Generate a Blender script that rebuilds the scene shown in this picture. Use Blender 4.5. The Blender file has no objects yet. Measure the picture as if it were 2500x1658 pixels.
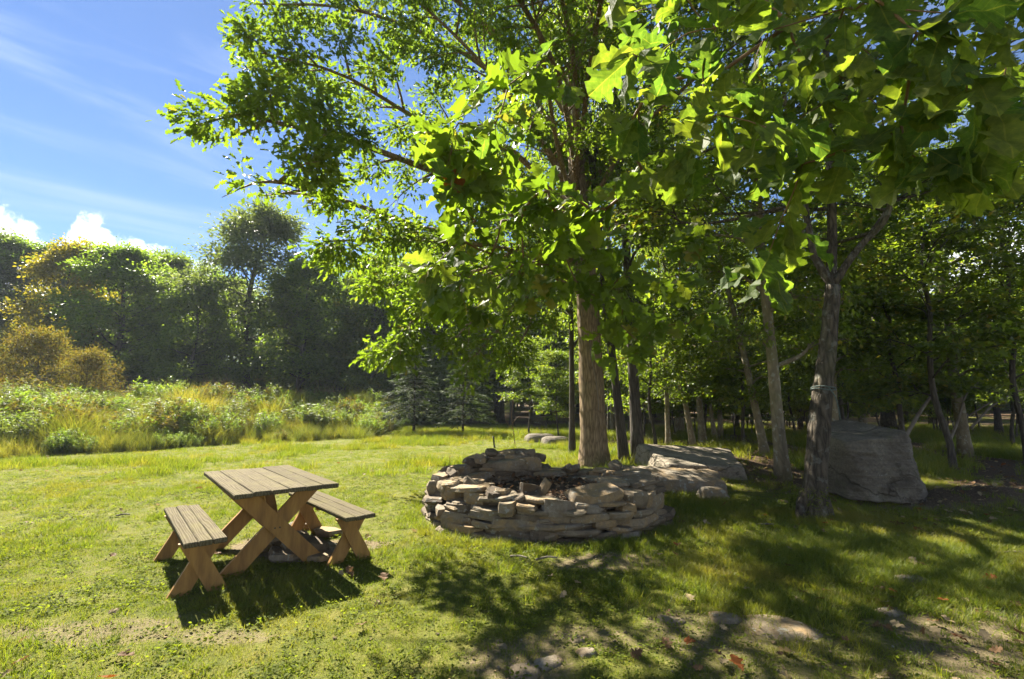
import bpy, math
import numpy as np

R = math.radians
rng = np.random.default_rng(11)
scene = bpy.context.scene

# ------------------------------------------------------------------ camera
CAM_H, PITCH, FPX = 1.47, 0.1275, 1157.0
cam_data = bpy.data.cameras.new('camera')
cam = bpy.data.objects.new('camera', cam_data)
scene.collection.objects.link(cam)
cam.location = (0, 0, CAM_H)
cam.rotation_euler = (math.pi / 2 + PITCH, 0, 0)
cam_data.sensor_width = 36.0
cam_data.lens = FPX / 2500 * 36.0
cam_data.clip_start = 0.05
cam_data.clip_end = 3000
scene.camera = cam

# ------------------------------------------------------------------ sky and sun
SUN_AZ, SUN_EL = -0.664, 0.780          # 38 deg to the left of the view, 44.7 deg up
world = bpy.data.worlds.new('World')
scene.world = world
world.use_nodes = True


def build_world():
    nt = world.node_tree
    nt.nodes.clear()
    N, L = nt.nodes.new, nt.links.new

    def mth(op, a, b=None, clamp=False):
        n = N('ShaderNodeMath'); n.operation = op; n.use_clamp = clamp
        for i, v in enumerate((a, b)):
            if v is None: continue
            if isinstance(v, (int, float)): n.inputs[i].default_value = v
            else: L(v, n.inputs[i])
        return n.outputs[0]

    def rng_map(v, a, b, c, d):
        n = N('ShaderNodeMapRange'); n.interpolation_type = 'SMOOTHSTEP'
        L(v, n.inputs[0])
        for i, q in enumerate((a, b, c, d)): n.inputs[i + 1].default_value = q
        return n.outputs[0]
    sky = N('ShaderNodeTexSky'); sky.sky_type = 'NISHITA'; sky.sun_disc = False
    sky.sun_elevation = SUN_EL; sky.sun_rotation = SUN_AZ
    sky.air_density = 1.0; sky.dust_density = 0.05; sky.ozone_density = 4.0; sky.altitude = 900
    hs = N('ShaderNodeHueSaturation'); hs.inputs['Saturation'].default_value = 1.0
    hs.inputs['Value'].default_value = .62
    tn = N('ShaderNodeMix'); tn.data_type = 'RGBA'; tn.blend_type = 'MULTIPLY'; tn.inputs[0].default_value = 1
    L(sky.outputs[0], tn.inputs[6]); tn.inputs[7].default_value = (.90, .95, 1.06, 1)
    L(tn.outputs[2], hs.inputs['Color'])
    tc = N('ShaderNodeTexCoord')
    sp = N('ShaderNodeSeparateXYZ'); L(tc.outputs['Generated'], sp.inputs[0])
    el = mth('ARCSINE', sp.outputs[2]); az = mth('ARCTAN2', sp.outputs[0], sp.outputs[1])
    cb = N('ShaderNodeCombineXYZ'); L(az, cb.inputs[0]); L(el, cb.inputs[1])

    def noise(scale, detail, rough, vec, dist=0.0):
        n = N('ShaderNodeTexNoise'); n.inputs['Scale'].default_value = scale
        n.inputs['Detail'].default_value = detail; n.inputs['Roughness'].default_value = rough
        n.inputs['Distortion'].default_value = dist
        L(vec, n.inputs['Vector']); return n.outputs[0]
    # a bank of cumulus along the horizon: its top rises and falls with the azimuth
    top = N('ShaderNodeFloatCurve')
    cv = top.mapping.curves[0]
    pts = [(0.0, .32), (.08, .38), (.16, .30), (.24, .38), (.31, .34), (.350, .37), (.3630, .375), (.3695, .36), (.3728, .33), (.3752, .30), (.3772, .34),
           (.3800, .402), (.3832, .388), (.3862, .363), (.3905, .352), (.3985, .348), (.404, .335), (.411, .305), (.430, .26), (.455, .22), (.50, .28), (.6, .36), (.7, .30),
           (.8, .38), (.9, .34), (1.0, .32)]
    cv.points[0].location = pts[0]; cv.points[1].location = pts[-1]
    for p in pts[1:-1]: cv.points.new(*p)
    top.mapping.update()
    aznorm = mth('ADD', mth('MULTIPLY', az, 1 / (2 * math.pi)), 0.5)
    L(aznorm, top.inputs['Value'])
    n1 = noise(30, 8, .62, cb.outputs[0], 0.4)
    edge = mth('ADD', mth('MULTIPLY', mth('SUBTRACT', n1, .5), .10), mth('MULTIPLY', top.outputs[0], .735))
    cum = rng_map(mth('SUBTRACT', edge, el), -.004, 0.022, 0.0, 1.0)
    soft = rng_map(el, 0.02, 0.3, .55, 1.0)
    cum = mth('MULTIPLY', cum, soft)
    # thin streaked cirrus
    mp = N('ShaderNodeMapping'); mp.inputs['Rotation'].default_value = (0, 0, R(24))
    mp.inputs['Scale'].default_value = (1.1, 7.0, 1); mp.inputs['Location'].default_value = (.35, 1.2, 0)
    L(cb.outputs[0], mp.inputs[0])
    n2 = noise(2.2, 5, .55, mp.outputs[0], .5)
    n3 = noise(1.3, 3, .5, cb.outputs[0])
    cir = mth('MULTIPLY', rng_map(n2, .42, .74, 0, 1), rng_map(n3, .36, .62, .15, 1))
    cir = mth('MULTIPLY', cir, rng_map(el, .75, 1.15, .36, .2))
    m1 = N('ShaderNodeMix'); m1.data_type = 'RGBA'; L(cir, m1.inputs[0]); L(hs.outputs[0], m1.inputs[6])
    m1.inputs[7].default_value = (3.4, 4.0, 5.0, 1)
    m2 = N('ShaderNodeMix'); m2.data_type = 'RGBA'; L(cum, m2.inputs[0]); L(m1.outputs[2], m2.inputs[6])
    m2.inputs[7].default_value = (7.6, 7.7, 8.0, 1)
    bg = N('ShaderNodeBackground'); bg.inputs[1].default_value = 0.052
    L(m2.outputs[2], bg.inputs[0])
    out = N('ShaderNodeOutputWorld'); L(bg.outputs[0], out.inputs[0])


build_world()
sun_data = bpy.data.lights.new('sun', 'SUN')
sun_data.energy = 5.0
sun_data.angle = R(0.53)
sun_data.color = (1.0, 0.93, 0.80)
sun = bpy.data.objects.new('sun', sun_data)
scene.collection.objects.link(sun)
from mathutils import Vector, Matrix
SDIR = Vector((math.sin(SUN_AZ) * math.cos(SUN_EL), math.cos(SUN_AZ) * math.cos(SUN_EL), math.sin(SUN_EL)))
sun.rotation_euler = SDIR.to_track_quat('Z', 'Y').to_euler()
sun.location = (-20, 25, 30)

vs = scene.view_settings
scene.display_settings.display_device = 'sRGB'
vs.view_transform = 'Standard'; vs.look = 'None'; vs.gamma = 1.0; vs.use_curve_mapping = False
vs.exposure = 2.35
scene.render.engine = 'CYCLES'
cy = scene.cycles
cy.use_denoising = True
cy.max_bounces = 7; cy.diffuse_bounces = 4; cy.glossy_bounces = 2; cy.transmission_bounces = 5
cy.sample_clamp_indirect = 6.0
cy.caustics_reflective = False; cy.caustics_refractive = False


# ------------------------------------------------------------------ helpers
def at(px, py, z=0.0):
    """the point of the photograph's ray through (px, py) that lies at height z"""
    X, Y = (px - 1250) / FPX, (py - 829) / FPX
    d = np.array([X, math.cos(PITCH) + Y * math.sin(PITCH), math.sin(PITCH) - Y * math.cos(PITCH)])
    t = (z - CAM_H) / d[2]
    return np.array([d[0] * t, d[1] * t, z])


def atd(px, py, dist):
    """the point of that ray at the distance dist along +Y"""
    X, Y = (px - 1250) / FPX, (py - 829) / FPX
    d = np.array([X, math.cos(PITCH) + Y * math.sin(PITCH), math.sin(PITCH) - Y * math.cos(PITCH)])
    t = dist / d[1]
    return np.array([d[0] * t, dist, CAM_H + d[2] * t])


def hash2(ix, iy, s):
    h = (ix.astype(np.int64) * 374761393 + iy.astype(np.int64) * 668265263 + s * 974634777) & 0x7fffffff
    h = ((h ^ (h >> 13)) * 1274126177) & 0x7fffffff
    h = (h ^ (h >> 16)) & 0xffffff
    return h / float(0xffffff)


def vnoise(x, y, s=0):
    ix, iy = np.floor(x), np.floor(y)
    fx, fy = x - ix, y - iy
    fx, fy = fx * fx * (3 - 2 * fx), fy * fy * (3 - 2 * fy)
    a, b = hash2(ix, iy, s), hash2(ix + 1, iy, s)
    c, d = hash2(ix, iy + 1, s), hash2(ix + 1, iy + 1, s)
    return (a * (1 - fx) + b * fx) * (1 - fy) + (c * (1 - fx) + d * fx) * fy


def fbm(x, y, s=0, o=4):
    v, a, t = 0, .5, 0
    for k in range(o):
        v = v + a * vnoise(x * 2 ** k, y * 2 ** k, s + k); t += a; a *= .5
    return v / t


def sstep(a, b, x):
    t = np.clip((x - a) / (b - a), 0, 1)
    return t * t * (3 - 2 * t)


def tag(o, label=None, cat=None, group=None, kind=None):
    if label: o['label'] = label
    if cat: o['category'] = cat
    if group: o['group'] = group
    if kind: o['kind'] = kind
    return o


def empty(name, loc=(0, 0, 0), rot=(0, 0, 0)):
    o = bpy.data.objects.new(name, None)
    o.empty_display_size = .2
    scene.collection.objects.link(o)
    o.location = loc; o.rotation_euler = rot
    return o


def mesh_obj(name, me, parent=None, loc=(0, 0, 0), rot=(0, 0, 0), scale=(1, 1, 1), mat=None):
    o = bpy.data.objects.new(name, me)
    scene.collection.objects.link(o)
    o.location = loc; o.rotation_euler = rot; o.scale = scale
    if parent: o.parent = parent
    if mat:
        if not me.materials: me.materials.append(mat)
        elif me.materials[0] != mat:
            o.material_slots[0].link = 'OBJECT'; o.material_slots[0].material = mat
    return o


def mesh_np(name, V, faces, mats=None, tint=None, smooth=False, matidx=None):
    """V (n,3); faces: list of int arrays, each (m,k) with one k per array"""
    me = bpy.data.meshes.new(name)
    V = np.ascontiguousarray(V, dtype=np.float32)
    me.vertices.add(len(V)); me.vertices.foreach_set('co', V.ravel())
    loops = np.concatenate([f.ravel() for f in faces]).astype(np.int32)
    tot = np.concatenate([np.full(len(f), f.shape[1], np.int32) for f in faces])
    st = np.concatenate([[0], np.cumsum(tot)[:-1]]).astype(np.int32)
    me.loops.add(len(loops)); me.loops.foreach_set('vertex_index', loops)
    me.polygons.add(len(tot)); me.polygons.foreach_set('loop_start', st)
    if matidx is not None: me.polygons.foreach_set('material_index', matidx.astype(np.int32))
    if smooth: me.polygons.foreach_set('use_smooth', np.ones(len(tot), bool))
    me.update(calc_edges=True)
    me.validate()
    if tint is not None:
        a = me.attributes.new('tint', 'FLOAT', 'FACE'); a.data.foreach_set('value', tint.astype(np.float32))
    for m in (mats or []): me.materials.append(m)
    return me


class MB:
    """collects boxes, prisms and tubes for one part"""
    def __init__(s): s.V = []; s.F = []; s.n = 0

    def add(s, V, F):
        V = np.asarray(V, float)
        s.V.append(V); s.F += [[i + s.n for i in f] for f in F]; s.n += len(V); return s

    def box(s, c, d, rot=None, chamfer=0.0, jit=0.0):
        c, h = np.array(c, float), np.array(d, float) / 2
        k = min(chamfer, h.min() * .6)
        if k <= 0:
            V = np.array([[x, y, z] for z in (-1, 1) for y in (-1, 1) for x in (-1, 1)], float) * h
            F = [[0, 2, 3, 1], [4, 5, 7, 6], [0, 1, 5, 4], [2, 6, 7, 3], [0, 4, 6, 2], [1, 3, 7, 5]]
        else:
            V, F = [], []
            idx = {}
            for sx in (-1, 1):
                for sy in (-1, 1):
                    for sz in (-1, 1):
                        for a in range(3):
                            p = h * (sx, sy, sz) - np.array((sx, sy, sz)) * k
                            p[a] = h[a] * (sx, sy, sz)[a]
                            idx[(sx, sy, sz, a)] = len(V); V.append(p)
            for a in range(3):
                b, c2 = (a + 1) % 3, (a + 2) % 3
                for sg in (-1, 1):
                    q = []
                    for (u, v) in ((-1, -1), (1, -1), (1, 1), (-1, 1)):
                        t = [0, 0, 0]; t[a] = sg; t[b] = u; t[c2] = v
                        q.append(idx[(*t, a)])
                    F.append(q if sg > 0 else q[::-1])
            for a in range(3):
                b, c2 = (a + 1) % 3, (a + 2) % 3
                for u in (-1, 1):
                    for v in (-1, 1):
                        t0 = [0, 0, 0]; t0[a] = -1; t0[b] = u; t0[c2] = v
                        t1 = list(t0); t1[a] = 1
                        q = [idx[(*t0, b)], idx[(*t1, b)], idx[(*t1, c2)], idx[(*t0, c2)]]
                        F.append(q if u * v > 0 else q[::-1])
            for sx in (-1, 1):
                for sy in (-1, 1):
                    for sz in (-1, 1):
                        q = [idx[(sx, sy, sz, a)] for a in range(3)]
                        F.append(q if sx * sy * sz > 0 else q[::-1])
            V = np.array(V)
        if jit: V = V + rng.uniform(-jit, jit, V.shape)
        if rot is not None: V = V @ np.array(rot).T
        return s.add(V + c, F)

    def tube(s, pts, rad, sides=6, cap=True):
        V, F = tube_np(pts, rad, sides, cap)
        return s.add(V, F)

    def build(s, name, mat, parent=None, smooth=False, loc=(0, 0, 0), rot=(0, 0, 0)):
        me = bpy.data.meshes.new(name)
        me.from_pydata(np.concatenate(s.V).tolist(), [], s.F)
        if smooth: me.polygons.foreach_set('use_smooth', np.ones(len(me.polygons), bool))
        me.materials.append(mat)
        return mesh_obj(name, me, parent, loc, rot)


def tube_np(pts, rad, sides=6, cap=True, wob=0.0, seed=0):
    P = np.asarray(pts, float); n = len(P)
    rad = np.broadcast_to(np.asarray(rad, float), (n,))
    T = np.gradient(P, axis=0); T /= np.linalg.norm(T, axis=1)[:, None] + 1e-9
    ref = np.array([0, 0, 1.]) if abs(T[0][2]) < .8 else np.array([1., 0, 0])
    U = np.cross(T, ref); U /= np.linalg.norm(U, axis=1)[:, None] + 1e-9
    W = np.cross(T, U)
    a = np.arange(sides) / sides * 2 * math.pi
    k = np.ones((n, sides))
    if wob: k += wob * (np.random.default_rng(seed).random((n, sides)) - .5)
    V = P[:, None] + (np.cos(a)[None, :, None] * U[:, None] + np.sin(a)[None, :, None] * W[:, None]) * (rad[:, None] * k)[..., None]
    V = V.reshape(-1, 3)
    F = [[i * sides + j, i * sides + (j + 1) % sides, (i + 1) * sides + (j + 1) % sides, (i + 1) * sides + j]
         for i in range(n - 1) for j in range(sides)]
    if cap: F += [list(range(sides))[::-1], [(n - 1) * sides + j for j in range(sides)]]
    return V, F


# ------------------------------------------------------------------ materials
def new_mat(name):
    m = bpy.data.materials.new(name); m.use_nodes = True
    nt = m.node_tree; nt.nodes.clear()
    out = nt.nodes.new('ShaderNodeOutputMaterial')
    return m, nt, out


def ramp(nt, stops, fac=None):
    n = nt.nodes.new('ShaderNodeValToRGB')
    e = n.color_ramp.elements
    while len(e) < len(stops): e.new(.5)
    for q, (p, c) in zip(e, stops): q.position = p; q.color = (*c, 1)
    if fac is not None: nt.links.new(fac, n.inputs[0])
    return n.outputs[0]


def tex_noise(nt, scale, detail=4, rough=.55, vec=None, dist=0.0):
    n = nt.nodes.new('ShaderNodeTexNoise')
    n.inputs['Scale'].default_value = scale; n.inputs['Detail'].default_value = detail
    n.inputs['Roughness'].default_value = rough; n.inputs['Distortion'].default_value = dist
    if vec is not None: nt.links.new(vec, n.inputs['Vector'])
    return n.outputs[0]


def mapping(nt, vec, scale, loc=(0, 0, 0)):
    n = nt.nodes.new('ShaderNodeMapping'); n.inputs['Scale'].default_value = scale
    n.inputs['Location'].default_value = loc
    nt.links.new(vec, n.inputs[0]); return n.outputs[0]


def node_math(nt, op, a, b=None, clamp=False):
    n = nt.nodes.new('ShaderNodeMath'); n.operation = op; n.use_clamp = clamp
    for i, v in enumerate((a, b)):
        if v is None: continue
        if isinstance(v, (int, float)): n.inputs[i].default_value = v
        else: nt.links.new(v, n.inputs[i])
    return n.outputs[0]


def mix_col(nt, fac, a, b, mode='MIX'):
    n = nt.nodes.new('ShaderNodeMix'); n.data_type = 'RGBA'; n.blend_type = mode
    for s, v in ((0, fac), (6, a), (7, b)):
        if isinstance(v, (int, float)): n.inputs[s].default_value = v
        elif isinstance(v, tuple): n.inputs[s].default_value = (*v, 1)
        else: nt.links.new(v, n.inputs[s])
    return n.outputs[2]


def bump(nt, h, strength=.4, dist=.02):
    n = nt.nodes.new('ShaderNodeBump'); n.inputs['Strength'].default_value = strength
    n.inputs['Distance'].default_value = dist; nt.links.new(h, n.inputs['Height']); return n.outputs[0]


def principled(nt, out, col, rough=.8, spec=.3, normal=None):
    p = nt.nodes.new('ShaderNodeBsdfPrincipled')
    if isinstance(col, tuple): p.inputs['Base Color'].default_value = (*col, 1)
    else: nt.links.new(col, p.inputs['Base Color'])
    if isinstance(rough, (int, float)): p.inputs['Roughness'].default_value = rough
    else: nt.links.new(rough, p.inputs['Roughness'])
    p.inputs['Specular IOR Level'].default_value = spec
    if normal is not None: nt.links.new(normal, p.inputs['Normal'])
    if out is not None: nt.links.new(p.outputs[0], out.inputs[0])
    return p


def leaf_mat(name, stops, trans=(2.0, 2.1, .9), fac=.45, rough=.42, spec=.35, veins=False, patch=None):
    """leaf: gloss and diffuse on top, light let through from behind; colour varies from leaf to leaf"""
    m, nt, out = new_mat(name)
    at_ = nt.nodes.new('ShaderNodeAttribute'); at_.attribute_name = 'tint'
    oi = nt.nodes.new('ShaderNodeObjectInfo')
    if veins:
        v = oi.outputs['Random']
    else:
        v = node_math(nt, 'ADD', at_.outputs['Fac'], node_math(nt, 'MULTIPLY', node_math(nt, 'SUBTRACT', oi.outputs['Random'], .5), .22), True)
    col = ramp(nt, stops, v)
    if patch:
        geo = nt.nodes.new('ShaderNodeNewGeometry')
        nz = tex_noise(nt, patch[0], 2, .5, geo.outputs['Position'])
        col = mix_col(nt, ramp(nt, [(patch[1], (0, 0, 0)), (patch[2], (1, 1, 1))], nz), col, patch[3])
    nrm = None
    if veins:
        tc = nt.nodes.new('ShaderNodeTexCoord'); sp = nt.nodes.new('ShaderNodeSeparateXYZ')
        nt.links.new(tc.outputs['Object'], sp.inputs[0])
        ax = node_math(nt, 'ABSOLUTE', sp.outputs[0])
        rib = node_math(nt, 'LESS_THAN', ax, .010)
        s = node_math(nt, 'FRACT', node_math(nt, 'MULTIPLY', node_math(nt, 'SUBTRACT', sp.outputs[1], node_math(nt, 'MULTIPLY', ax, .95)), 6.3))
        sv = node_math(nt, 'MULTIPLY', node_math(nt, 'LESS_THAN', s, .055), .55)
        vm = node_math(nt, 'MAXIMUM', rib, sv)
        col = mix_col(nt, node_math(nt, 'MULTIPLY', vm, .55), col, (.20, .20, .05))
        nz = tex_noise(nt, 9, 4, .6, tc.outputs['Object'])
        col = mix_col(nt, .6, col, ramp(nt, [(.3, (.40, .48, .40)), (.7, (1.5, 1.35, 1.1))], nz), 'MULTIPLY')
        nrm = bump(nt, node_math(nt, 'ADD', vm, node_math(nt, 'MULTIPLY', nz, 2.0)), .25, .01)
    p = principled(nt, None, col, rough, spec, nrm)
    tr = nt.nodes.new('ShaderNodeBsdfTranslucent')
    nt.links.new(mix_col(nt, 1.0, col, trans, 'MULTIPLY'), tr.inputs[0])
    mx = nt.nodes.new('ShaderNodeMixShader'); mx.inputs[0].default_value = fac
    nt.links.new(p.outputs[0], mx.inputs[1]); nt.links.new(tr.outputs[0], mx.inputs[2])
    nt.links.new(mx.outputs[0], out.inputs[0])
    return m


def bark_mat(name, dark, light, scale=(9, 9, 1.6), moss=None, strength=.9, lichen=0.0, dist=.03):
    m, nt, out = new_mat(name)
    tc = nt.nodes.new('ShaderNodeTexCoord')
    v = mapping(nt, tc.outputs['Object'], scale)
    n1 = tex_noise(nt, 2.2, 6, .65, v, .6)
    vo = nt.nodes.new('ShaderNodeTexVoronoi'); vo.feature = 'DISTANCE_TO_EDGE'; vo.inputs['Scale'].default_value = 1.9
    nt.links.new(v, vo.inputs['Vector'])
    h = node_math(nt, 'ADD', node_math(nt, 'MULTIPLY', vo.outputs[0], 1.2, True), n1)
    col = ramp(nt, [(.35, dark), (.95, light)], h)
    n2 = tex_noise(nt, 1.3, 3, .5, tc.outputs['Object'])
    col = mix_col(nt, .5, col, ramp(nt, [(.3, (.65, .65, .65)), (.7, (1.25, 1.2, 1.1))], n2), 'MULTIPLY')
    if moss:
        col = mix_col(nt, ramp(nt, [(.50, (0, 0, 0)), (.66, (moss[3],) * 3)], n2), col, moss[:3])
    if lichen:
        n3 = tex_noise(nt, 7, 4, .6, tc.outputs['Object'])
        col = mix_col(nt, ramp(nt, [(.57, (0, 0, 0)), (.63, (lichen,) * 3)], n3), col, (.34, .36, .31))
    principled(nt, out, col, .88, .2, bump(nt, h, strength, dist))
    return m


def stone_mat(name, stops, scale=5, spec=.3, grain=40):
    m, nt, out = new_mat(name)
    tc = nt.nodes.new('ShaderNodeTexCoord'); oi = nt.nodes.new('ShaderNodeObjectInfo')
    geo = nt.nodes.new('ShaderNodeNewGeometry')
    n1 = tex_noise(nt, scale, 6, .62, geo.outputs['Position'], .4)
    f = node_math(nt, 'ADD', node_math(nt, 'MULTIPLY', n1, .55), node_math(nt, 'MULTIPLY', oi.outputs['Random'], .45))
    col = ramp(nt, stops, f)
    n2 = tex_noise(nt, grain, 5, .7, geo.outputs['Position'])
    col = mix_col(nt, .55, col, ramp(nt, [(.3, (.55, .55, .55)), (.7, (1.35, 1.32, 1.25))], n2), 'MULTIPLY')
    n4 = tex_noise(nt, 13, 3, .6, geo.outputs['Position'])
    col = mix_col(nt, ramp(nt, [(.61, (0, 0, 0)), (.66, (.5, .5, .5))], n4), col, (.30, .31, .26))
    h = node_math(nt, 'ADD', node_math(nt, 'MULTIPLY', n1, 1.4), node_math(nt, 'MULTIPLY', n2, .5))
    principled(nt, out, col, .85, spec, bump(nt, h, .7, .025))
    return m


def rock_mat(name, stops, scale, layer=(.5, .5, 9)):
    """weathered boulder: bedding layers, cracks and pale lichen flecks"""
    m, nt, out = new_mat(name)
    geo = nt.nodes.new('ShaderNodeNewGeometry'); P = geo.outputs['Position']
    n1 = tex_noise(nt, scale, 7, .65, P, .5); n2 = tex_noise(nt, 30, 5, .7, P)
    st = tex_noise(nt, 1.0, 5, .6, mapping(nt, P, layer), .35)
    vo = nt.nodes.new('ShaderNodeTexVoronoi'); vo.feature = 'DISTANCE_TO_EDGE'; vo.inputs['Scale'].default_value = 1.0
    wp = nt.nodes.new('ShaderNodeVectorMath'); wp.operation = 'ADD'
    nc = nt.nodes.new('ShaderNodeTexNoise'); nc.inputs['Scale'].default_value = 2.0; nc.inputs['Detail'].default_value = 5; nt.links.new(P, nc.inputs['Vector'])
    nt.links.new(mapping(nt, P, (.55, .55, 1.3)), wp.inputs[0]); nt.links.new(nc.outputs['Color'], wp.inputs[1])
    nt.links.new(wp.outputs[0], vo.inputs['Vector'])
    crack = ramp(nt, [(0.0, (0, 0, 0)), (.022, (1, 1, 1))], vo.outputs['Distance'])
    f = node_math(nt, 'ADD', node_math(nt, 'MULTIPLY', n1, .6), node_math(nt, 'MULTIPLY', st, .4))
    col = ramp(nt, stops, f)
    col = mix_col(nt, .6, col, ramp(nt, [(.3, (.5, .5, .5)), (.7, (1.45, 1.4, 1.3))], n2), 'MULTIPLY')
    vl = nt.nodes.new('ShaderNodeTexVoronoi'); vl.inputs['Scale'].default_value = 20; nt.links.new(wp.outputs[0], vl.inputs['Vector'])
    gate = node_math(nt, 'GREATER_THAN', n1, .54)
    fl = node_math(nt, 'MULTIPLY', node_math(nt, 'LESS_THAN', vl.outputs['Distance'], .16), gate)
    col = mix_col(nt, node_math(nt, 'MULTIPLY', fl, .6), col, (.30, .29, .25))
    n5 = tex_noise(nt, 3.2, 4, .6, P)
    col = mix_col(nt, ramp(nt, [(.56, (0, 0, 0)), (.68, (.55, .55, .55))], n5), col, (.060, .066, .028))
    col = mix_col(nt, 1.0, col, mix_col(nt, crack, (.6, .58, .55), (1, 1, 1)), 'MULTIPLY')
    h = node_math(nt, 'ADD', node_math(nt, 'ADD', node_math(nt, 'MULTIPLY', n1, 1.5), node_math(nt, 'MULTIPLY', st, 2.0)), node_math(nt, 'ADD', node_math(nt, 'MULTIPLY', n2, .45), node_math(nt, 'MULTIPLY', crack, .5)))
    principled(nt, out, col, .88, .2, bump(nt, h, .9, .05))
    return m


def plank_mat(name, dark, mid, light, ring=16, green=.35):
    m, nt, out = new_mat(name)
    tc = nt.nodes.new('ShaderNodeTexCoord'); oi = nt.nodes.new('ShaderNodeObjectInfo')
    off = nt.nodes.new('ShaderNodeVectorMath'); off.operation = 'SCALE'
    off.inputs[0].default_value = (3.1, 9.7, 5.3); nt.links.new(oi.outputs['Random'], off.inputs[3])
    ad = nt.nodes.new('ShaderNodeVectorMath'); ad.operation = 'ADD'
    nt.links.new(tc.outputs['Object'], ad.inputs[0]); nt.links.new(off.outputs[0], ad.inputs[1])
    v = mapping(nt, ad.outputs[0], (1, .10, 1))
    w = nt.nodes.new('ShaderNodeTexWave'); w.wave_type = 'BANDS'; w.bands_direction = 'X'
    w.inputs['Scale'].default_value = ring; w.inputs['Distortion'].default_value = 9
    w.inputs['Detail'].default_value = 2.5; w.inputs['Detail Scale'].default_value = 1.1
    nt.links.new(v, w.inputs['Vector'])
    g = tex_noise(nt, 90, 4, .7, mapping(nt, ad.outputs[0], (1, .03, 1)))
    f = node_math(nt, 'ADD', node_math(nt, 'MULTIPLY', w.outputs['Fac'], .36), node_math(nt, 'MULTIPLY', g, .72))
    col = ramp(nt, [(.2, dark), (.5, mid), (.85, light)], f)
    bl = tex_noise(nt, 5.5, 4, .6, ad.outputs[0])
    col = mix_col(nt, ramp(nt, [(.42, (0, 0, 0)), (.7, (green,) * 3)], bl), col, (.13, .12, .045))
    col = mix_col(nt, .5, col, ramp(nt, [(.3, (.7, .7, .7)), (.75, (1.2, 1.2, 1.2))], node_math(nt, 'ADD', node_math(nt, 'MULTIPLY', bl, .6), node_math(nt, 'MULTIPLY', oi.outputs['Random'], .4))), 'MULTIPLY')
    principled(nt, out, col, .92, .08, bump(nt, f, .55, .006))
    return m


def plain_mat(name, a, b, scale=6, rough=.8, bstr=.3, spec=.3, stretch=(1, 1, 1)):
    m, nt, out = new_mat(name)
    tc = nt.nodes.new('ShaderNodeTexCoord')
    n1 = tex_noise(nt, scale, 6, .65, mapping(nt, tc.outputs['Object'], stretch))
    principled(nt, out, ramp(nt, [(.3, a), (.72, b)], n1), rough, spec, bump(nt, n1, bstr, .02))
    return m


M = {}
M['leaf_oak'] = leaf_mat('leaf_oak', [(0, (.056, .084, .014)), (.5, (.090, .122, .017)), (.85, (.120, .148, .022)), (.97, (.16, .13, .03)), (1, (.17, .08, .02))], (2.3, 2.6, .8), .5, .5, .2)
M['leaf_near'] = leaf_mat('leaf_near', [(0, (.054, .092, .026)), (.5, (.088, .120, .026)), (1, (.122, .142, .030))], (2.3, 2.6, .8), .54, .55, .12, veins=True)
M['leaf_rust'] = leaf_mat('leaf_rust', [(0, (.20, .06, .015)), (1, (.28, .12, .02))], (1.6, 1.3, .8), .4, .6, .2, veins=True)
M['leaf_forest'] = leaf_mat('leaf_forest', [(0, (.036, .055, .014)), (.5, (.070, .096, .019)), (.9, (.105, .126, .024)), (1, (.16, .13, .03))], (2.8, 3.0, .8), .55, .45, .3, patch=(.55, .62, .72, (.15, .13, .025)))
M['leaf_edge'] = leaf_mat('leaf_edge', [(0, (.045, .070, .016)), (.5, (.080, .115, .022)), (1, (.12, .15, .03))], (2.8, 3.0, 1.0), .5, .5, .22)
M['leaf_dark'] = leaf_mat('leaf_dark', [(0, (.048, .064, .022)), (.5, (.074, .094, .032)), (1, (.105, .122, .045))], (2.6, 2.7, 1.1), .46, .5, .22)
M['leaf_yellow'] = leaf_mat('leaf_yellow', [(0, (.080, .095, .015)), (.4, (.14, .14, .014)), (1, (.22, .19, .016))], (2.0, 1.8, .6), .48)
M['leaf_russet'] = leaf_mat('leaf_russet', [(0, (.06, .06, .016)), (.4, (.11, .082, .022)), (.7, (.085, .10, .02)), (1, (.15, .12, .03))], (2.2, 2.0, .7), .45, .65, .1)
M['needle'] = leaf_mat('needle', [(0, (.026, .042, .018)), (1, (.062, .082, .034))], (1.6, 1.7, .8), .35, .6, .1)
M['bark_oak'] = bark_mat('bark_oak', (.085, .058, .032), (.30, .215, .125), (11, 11, 1.7), (.07, .085, .03, .35))
M['bark_shag'] = bark_mat('bark_shag', (.024, .019, .013), (.12, .098, .070), (9, 9, 2.0), (.08, .09, .03, .4), 1.0, .18, .05)
M['bark_grey'] = bark_mat('bark_grey', (.12, .098, .060), (.21, .175, .11), (5, 5, 1.6), (.09, .10, .035, .5), .35, .35)
M['bark_dark'] = bark_mat('bark_dark', (.030, .025, .020), (.10, .085, .065), (9, 9, 1.7), (.06, .075, .03, .3))
M['twig'] = plain_mat('twig', (.10, .055, .025), (.20, .115, .05), 14, .7, .3)
M['deadwood'] = plain_mat('deadwood', (.09, .075, .055), (.22, .19, .15), 9, .85, .5, .2, (1, 1, .2))
M['stone'] = stone_mat('stone', [(.25, (.080, .058, .036)), (.40, (.14, .108, .068)), (.52, (.19, .152, .096)), (.60, (.235, .160, .074)), (.68, (.155, .122, .08)), (.80, (.235, .205, .155))])
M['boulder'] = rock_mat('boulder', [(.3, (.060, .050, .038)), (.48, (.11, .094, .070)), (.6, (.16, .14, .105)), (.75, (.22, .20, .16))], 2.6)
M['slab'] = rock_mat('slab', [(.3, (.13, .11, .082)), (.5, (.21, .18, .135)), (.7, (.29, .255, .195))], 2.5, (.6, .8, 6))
M['soil'] = plain_mat('soil', (.035, .024, .016), (.10, .07, .045), 22, .95, .9, .1)
M['plank'] = plank_mat('plank', (.044, .033, .016), (.092, .075, .044), (.142, .120, .080))
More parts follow.
